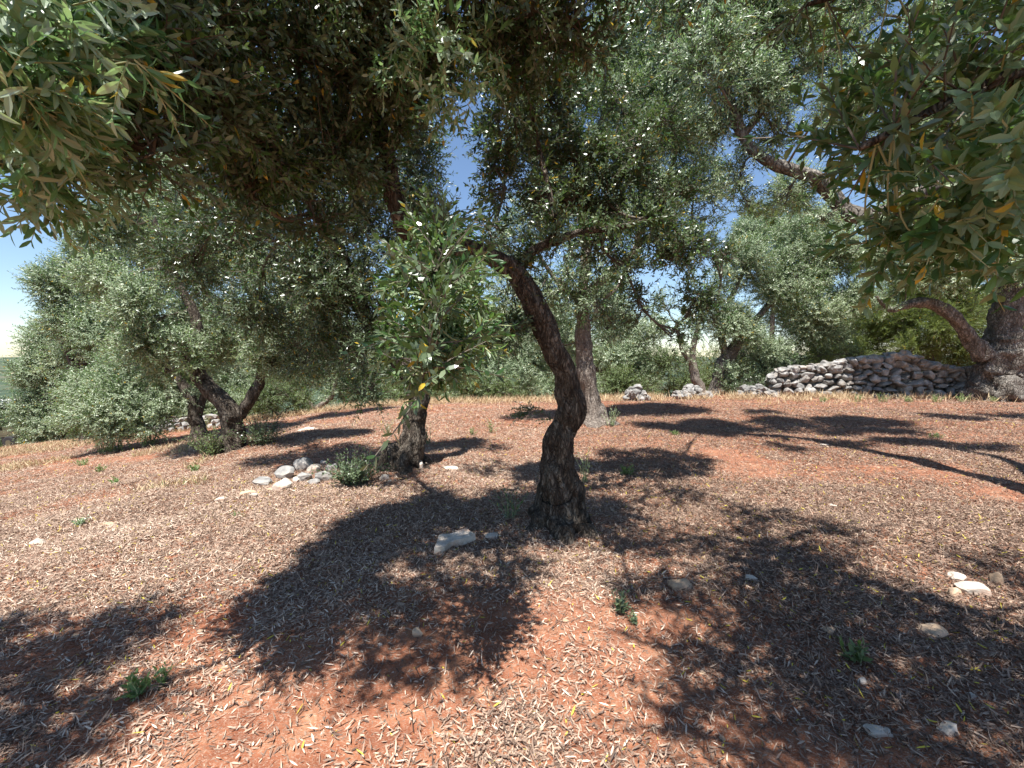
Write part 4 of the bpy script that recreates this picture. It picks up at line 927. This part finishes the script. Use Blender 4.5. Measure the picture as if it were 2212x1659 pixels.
# ------------------------------------------------------------------ dry stone wall
def wall():
    prof = [(1660, 812), (1700, 796), (1760, 792), (1800, 786), (1850, 776), (1900, 772), (1940, 766), (1956, 760), (1972, 764), (2000, 780), (2050, 792), (2090, 800), (2125, 820)]
    XL, XR = 1662, 2130
    def dep(X): return 15.2 - 1.6 * (X - XL) / (XR - XL)
    def top(X): return np.interp(X, [p[0] for p in prof], [p[1] for p in prof])
    rng = np.random.default_rng(77)
    p0 = P(1662, 864, dep(1662)); p0.z = float(H(p0.x, p0.y)); root = empty('stone_wall', p0, 'dry stone wall of weathered limestone blocks, tumbled towards the right', 'stone wall')
    A0 = P(XL, 864, dep(XL)); A1 = P(XR, 864, dep(XR)); Lw = (A1 - A0).length; dirv = (A1 - A0).normalized(); nv = Vector((-dirv.y, dirv.x, 0)).normalized()
    if nv.y > 0: nv = -nv
    yaw = math.atan2(dirv.y, dirv.x)
    face = Acc(); core = Acc(); cap = Acc()
    def Xat(s): return XL + (XR - XL) * s / Lw
    def topz(s):
        X = Xat(s); return P(X, top(X), dep(X)).z
    def gz(s): q = A0 + dirv * s; return float(H(q.x, q.y))
    z = 0.0
    while z < 2.2:
        h = rng.uniform(.15, .25); s = -rng.uniform(0, .3)
        while s < Lw:
            w = rng.uniform(.16, .44) * (1.1 if z < .5 else 1)
            sc = s + w / 2; zz = gz(max(0, min(Lw, sc))) + z + h / 2 + .07 * math.sin(sc * 1.3 + z) + rng.normal(0, .04)
            if 0 <= sc <= Lw and zz + h * .3 < topz(sc) + .03:
                hh = h * rng.uniform(.75, 1.5); dd = rng.uniform(.16, .26)
                lean = -.10 * (zz - gz(sc))
                q = A0 + dirv * sc - nv * (-lean) + nv * rng.normal(0, .035); loose = sc > Lw * .62
                V, Fc = rock_arrays(rng, w * .52, dd, hh * .54, 2, .12)
                # squarer
                V = rotz(V, rng.normal(0, .25 if loose else .1), rng.normal(0, .15), rng.normal(0, .4 if loose else .28))
                V = rotz(V, yaw) + np.array([q.x, q.y, zz]); add_rock(face, V, Fc, rng.random())
                if rng.random() < .35:
                    V, Fc = rock_arrays(rng, .06, .08, .045, 1, .3); V = V + np.array([q.x, q.y, zz]) + np.array(dirv) * (w / 2) + np.array(nv) * .05 + np.array([0, 0, rng.uniform(-.5, .5) * h]); add_rock(face, V, Fc, rng.random())
            s += w
        z += h
    # rubble core behind the face
    for _ in range(520):
        s = rng.uniform(.1, Lw); g0 = gz(s); t0 = topz(s); zz = rng.uniform(g0, max(g0 + .1, t0 - .12))
        q = A0 + dirv * s - nv * rng.uniform(.18, .65)
        V, Fc = rock_arrays(rng, *(rng.uniform(.09, .2, 3)), 1, .3); V = rotz(V, rng.uniform(0, 6)) + np.array([q.x, q.y, zz]); add_rock(core, V, Fc, rng.random())
    for _ in range(150):
        s = rng.uniform(.1, Lw); q = A0 + dirv * s - nv * rng.uniform(-.05, .45)
        V, Fc = rock_arrays(rng, *(rng.uniform(.09, .21, 2)), rng.uniform(.06, .13), 2, .35); V = rotz(V, rng.uniform(0, 6), rng.normal(0, .3)) + np.array([q.x, q.y, topz(s) - rng.uniform(0, .12)]); add_rock(cap, V, Fc, rng.random())
    attach(face.build('wall_face', M['stone_grey']), root)
    attach(core.build('rubble_core', M['stone_grey']), root)
    attach(cap.build('coping', M['stone_grey']), root)
wall()
def heap(label, X, Y, d, w, h, n, seed, name='rubble_heap'):
    rng = np.random.default_rng(seed); p = P(X, Y, d); p.z = float(H(p.x, p.y)); a = Acc(); s = d / 922
    for _ in range(n):
        u = float(np.clip(rng.normal(0, .33), -.62, .62)); zt = math.exp(-u * u * 3) * h * s; q = np.array([p.x + u * w * s, p.y + rng.normal(0, .15), p.z + rng.uniform(0, zt)])
        r = rng.uniform(.07, .17); V, Fc = rock_arrays(rng, r * 1.2, r, r * .8, 2, .35); V = rotz(V, rng.uniform(0, 6), rng.normal(0, .4)) + q; add_rock(a, V, Fc, rng.uniform(.1, .6))
    o = recentre(a.build(name, M['stone_grey']), p); tag(o, label, 'rubble heap', 'heaps of rubble along the crest')
heap('white rubble heap on the crest between the pale upright trunk and the skyline gap', 1372, 864, 14.6, 42, 30, 60, 201)
heap('low rubble heap at the foot of the slim slanting trunk', 1492, 860, 15.2, 60, 26, 60, 202)
heap('pinkish rubble heap at the left foot of the wall', 1632, 862, 15.0, 60, 22, 55, 203)
def far_wall(label, X0, X1, Y, d, h, seed):
    rng = np.random.default_rng(seed); a = Acc(); A = P(X0, Y, d); B = P(X1, Y, d); L = (B - A).length
    for z in np.arange(0, h, .16):
        s = 0
        while s < L:
            w = rng.uniform(.18, .4); q = A + (B - A).normalized() * s; g0 = float(H(q.x, q.y))
            V, Fc = rock_arrays(rng, w * .56, .16, .10, 1, .3); add_rock(a, V + np.array([q.x, q.y, g0 + z + .08]), Fc, rng.uniform(.6, 1)); s += w
    c = Vector((A.x, A.y, float(H(A.x, A.y)))); o = recentre(a.build('stone_wall', M['stone_grey']), c); tag(o, label, 'stone wall')
far_wall('low pale stone wall glimpsed behind the low silvery olive', 330, 480, 925, 14.5, .45, 5)

build_pebbles()
# ------------------------------------------------------------------ small plants
def plant(X, Y, label, hpx, wpx, n, leaf='weed', seed=0, leafL=None, leafW=None, up=1.2, nl=10, name='weed', cat='weed', group='green weeds on the ground', lod=1, yellow=0.0, droop=.2, stemmat='twig_green'):
    g = G(X, Y); s = g.y / 922.0; rng = np.random.default_rng(seed + 500); h = hpx * s; w = wpx * s
    if name == 'shrub': leafL, leafW, nl, up, stemmat, n, h = .05, .02, 14, .55, 'twig', int(n * 1.8), h * .85
    elif nl == 10: h *= .8; leafW = leafW or min(h * .16, .016)
    a = Acc(); off = np.column_stack([np.clip(rng.normal(0, 1, n), -1.4, 1.4) * w * .10, np.clip(rng.normal(0, 1, n), -1.4, 1.4) * w * .10, np.zeros(n) - .005])
    off[:, 2] += H(g.x + off[:, 0], g.y + off[:, 1]) - g.z
    dr = np.column_stack([off[:, 0] / (w + 1e-6) * 1.6 + rng.normal(0, .25, n), off[:, 1] / (w + 1e-6) * 1.6 + rng.normal(0, .25, n), np.full(n, up)])
    sprays(a, off, dr, rng, h, nl, leafL or min(h * .35, .045), leafW or min(h * .09, .013), lod, .0012 * g.y ** .5, droop, .1, .9, yellow=yellow)
    o = a.build(name, [M[leaf], M[stemmat]]); o.location = g; tag(o, label, cat, group); return o
plant(300, 1500, 'seedlings with rounded grey-green leaves in the sun at the lower left', 60, 110, 12, seed=1, leafW=.018, leafL=.05, nl=6)
plant(355, 1480, 'yellow-green sprig at the right end of the lower left seedlings', 45, 50, 8, seed=2, nl=8)
plant(1352, 1025, 'small pale weed with rosette leaves right of the leaning trunk', 34, 50, 14, seed=3)
plant(1850, 1430, 'dark green seedling with broad leaves among the litter at the right', 50, 80, 9, seed=4, leaf='shrub', leafW=.02, leafL=.06, nl=6)
plant(1340, 1320, 'feathery dark green weed beside the sunlit patch', 60, 30, 10, seed=5, leaf='olive')
plant(1370, 1345, 'low dark leafy weed below the feathery one', 30, 40, 8, seed=6, leaf='olive')
plant(1100, 1120, 'dark leafy sucker left of the foot of the leaning trunk', 90, 60, 14, seed=7, leaf='olive', group='suckers around the trunks', name='sucker', cat='sucker')
plant(1262, 1045, 'thin green sucker right of the foot of the leaning trunk', 110, 26, 9, seed=8, leaf='olive', group='suckers around the trunks', name='sucker', cat='sucker')
plant(765, 1045, 'dense dark green shrub beside the heap of grey stones', 90, 110, 70, seed=9, leaf='olive', name='shrub', cat='shrub', group='shrubs under the trees', up=.9)
plant(455, 985, 'bushy green sucker left of the forked trunk', 80, 70, 50, seed=10, leaf='shrub', name='shrub', cat='shrub', group='shrubs under the trees')
plant(565, 960, 'wide dark shrub right of the forked trunk', 90, 90, 70, seed=11, leaf='olive', name='shrub', cat='shrub', group='shrubs under the trees')
plant(425, 1018, 'pale green broad-leaved weed below the forked trunk', 26, 46, 10, seed=12)
plant(240, 975, 'bright green feathery weed clump below the low silvery olive', 60, 100, 90, seed=13, name='weed', leaf='weed')
plant(325, 960, 'bright weed clump right of the feathery one', 50, 60, 50, seed=14)
plant(180, 1005, 'small green weed on the left slope', 20, 40, 14, seed=15)
plant(215, 1020, 'second small green weed on the left slope, right of the first', 22, 30, 12, seed=16)
plant(250, 1045, 'tiny green weed in the dry grass of the left slope', 22, 26, 10, seed=17)
plant(175, 1135, 'grey green dry tuft on bare soil near the left edge', 24, 34, 14, seed=18, leaf='olive_grey')
plant(1062, 935, 'thin pale weed in the sun between the two nearest trunks', 46, 30, 9, seed=19)
plant(1020, 940, 'short pale weed left of the thin one', 24, 26, 8, seed=20)
plant(1320, 920, 'dry woody weed at the foot of the pale upright trunk', 60, 50, 14, seed=21, leaf='olive_grey')
plant(1460, 940, 'low green weed in the shade right of the pale upright trunk', 14, 40, 12, seed=22)
plant(2020, 945, 'low dark weed in the shade in front of the wall', 14, 50, 14, seed=23, leaf='shrub')
plant(510, 1115, 'sparse yellow-green weed on the litter below the heap', 14, 50, 10, seed=24)
for i, X in enumerate((1780, 1850, 1905, 1960, 2020, 2080, 2150)):
    where = ['left part of the wall', 'wall left of its middle', 'middle of the wall', 'highest point of the wall', 'tumbled part of the wall', 'right end of the wall', 'ancient trunk'][i]
    plant(X, 868, 'pale green weed clump at the foot of the ' + where, 16 + 5 * (i % 3), 46, 16, seed=30 + i, group='weeds along the foot of the wall')
plant(430, 930, 'green nettle-like clump behind the forked trunk', 50, 70, 60, seed=40, leaf='shrub')
plant(840, 940, 'thin sprouting weed behind the knotted stump', 50, 30, 12, seed=41, leaf='olive')
plant(925, 960, 'slender sucker at the right side of the knotted stump', 60, 24, 10, seed=42, leaf='olive', group='suckers around the trunks', name='sucker', cat='sucker')
# leafy sucker growing sideways from the leaning trunk
rng = np.random.default_rng(9); a = Acc()
sp = np.array(P(1195, 905, d0 - .12))
pts = np.array([np.array(P(1195 - 60 * t, 905 - 25 * math.sin(t * 3), d0 - .15 - .1 * t)) for t in rng.uniform(0, 1, 26)])
sprays(a, pts, np.column_stack([rng.normal(-1, .3, 26), rng.normal(0, .4, 26), rng.normal(.0, .35, 26)]), rng, .16, 12, .035, .012, 1, .0015, .2, .1, .7)
q = catmull(np.array([[*sp, .006], [*P(1160, 890, d0 - .2), .004], [*P(1120, 885, d0 - .25), .002]]), 5); tube(a, q[:, :3], q[:, 3], 5, mat=1)
attach(a.build('trunk_shoot', [M['olive'], M['twig']]), main_tree)

# ------------------------------------------------------------------ far left: trailer and valley houses
def box(acc, c, s, mat=0, bev=.0):
    x, y, z = c; a, b, d = s[0] / 2, s[1] / 2, s[2] / 2
    V = [(x - a, y - b, z - d), (x + a, y - b, z - d), (x + a, y + b, z - d), (x - a, y + b, z - d), (x - a, y - b, z + d), (x + a, y - b, z + d), (x + a, y + b, z + d), (x - a, y + b, z + d)]
    acc.add(V, [0, 3, 2, 1, 4, 5, 6, 7, 0, 1, 5, 4, 1, 2, 6, 5, 2, 3, 7, 6, 3, 0, 4, 7], [4] * 6, mat)
def flatm(name, c, r=.7):
    m, t, b = mat(name); b.inputs['Roughness'].default_value = r
    n = noise(t, coords(t), 3, 4); t.links.new(ramp(t, n, [(.3, tuple(q * .8 for q in c)), (.7, tuple(min(1, q * 1.15) for q in c))]), b.inputs['Base Color']); return m
M['rubber'] = flatm('rubber', (.02, .02, .02)); M['bed'] = flatm('trailer_bed', (.10, .09, .05)); M['white'] = flatm('whitewash', (.75, .73, .68)); M['tile'] = flatm('roof_tile', (.35, .2, .13)); M['dark'] = flatm('window_dark', (.04, .05, .06), .3)
def trailer():
    p = P(22, 976, 19.0); p.z = float(H(p.x, p.y)); root = empty('farm_trailer', p, 'low dark farm trailer with two black wheels under the trees at the far left', 'trailer')
    a = Acc(); box(a, (0, 0, .55), (1.9, 1.1, .08)); box(a, (0, -.53, .68), (1.9, .04, .2)); box(a, (0, .53, .68), (1.9, .04, .2)); box(a, (-.93, 0, .68), (.04, 1.02, .2))
    box(a, (1.5, 0, .5), (1.1, .07, .07)); box(a, (.98, 0, .62), (.05, .9, .12))
    o = a.build('bed', M['bed']); o.parent = root
    for sx in (-.75, .75):
        for sy in (-.6, .6):
            w = Acc(); th = np.linspace(0, 2 * math.pi, 25); tube(w, np.array([[sx, sy - .08, .28], [sx, sy - .06, .28], [sx, sy + .06, .28], [sx, sy + .08, .28]]), [.24, .28, .28, .24], 20)
            o = w.build('wheel', M['rubber'], smooth=False); o.parent = root
            h = Acc(); tube(h, np.array([[sx, sy - .09, .28], [sx, sy + .09, .28]]), [.12, .12], 12); r = h.build('rim', M['bed']); r.parent = o
trailer()
def house(X, Y, d, w, h, label, seed):
    p = P(X, Y, d); p.z = float(H(p.x, p.y)); root = empty('house', p, label, 'house', 'white houses in the far valley')
    a = Acc(); box(a, (0, 0, h / 2), (w, w * .7, h)); o = a.build('wall', M['white']); o.parent = root
    a = Acc(); box(a, (0, 0, h + .2), (w + .6, w * .7 + .6, .4)); o = a.build('roof', M['white']); o.parent = root
    for k in range(3):
        a = Acc(); box(a, (-w * .3 + k * w * .3, -w * .35 - .03, h * .5), (w * .1, .06, h * .3)); o = a.build('window', M['dark']); o.parent = root
house(8, 845, 260, 14, 5, 'white house lower in the valley at the left edge', 1)
house(22, 852, 240, 10, 4, 'small white house to the right of the lower one', 2)
house(15, 838, 330, 18, 5, 'long white house higher up in the valley', 3)
print('faces', sum(len(m.polygons) for m in bpy.data.meshes))
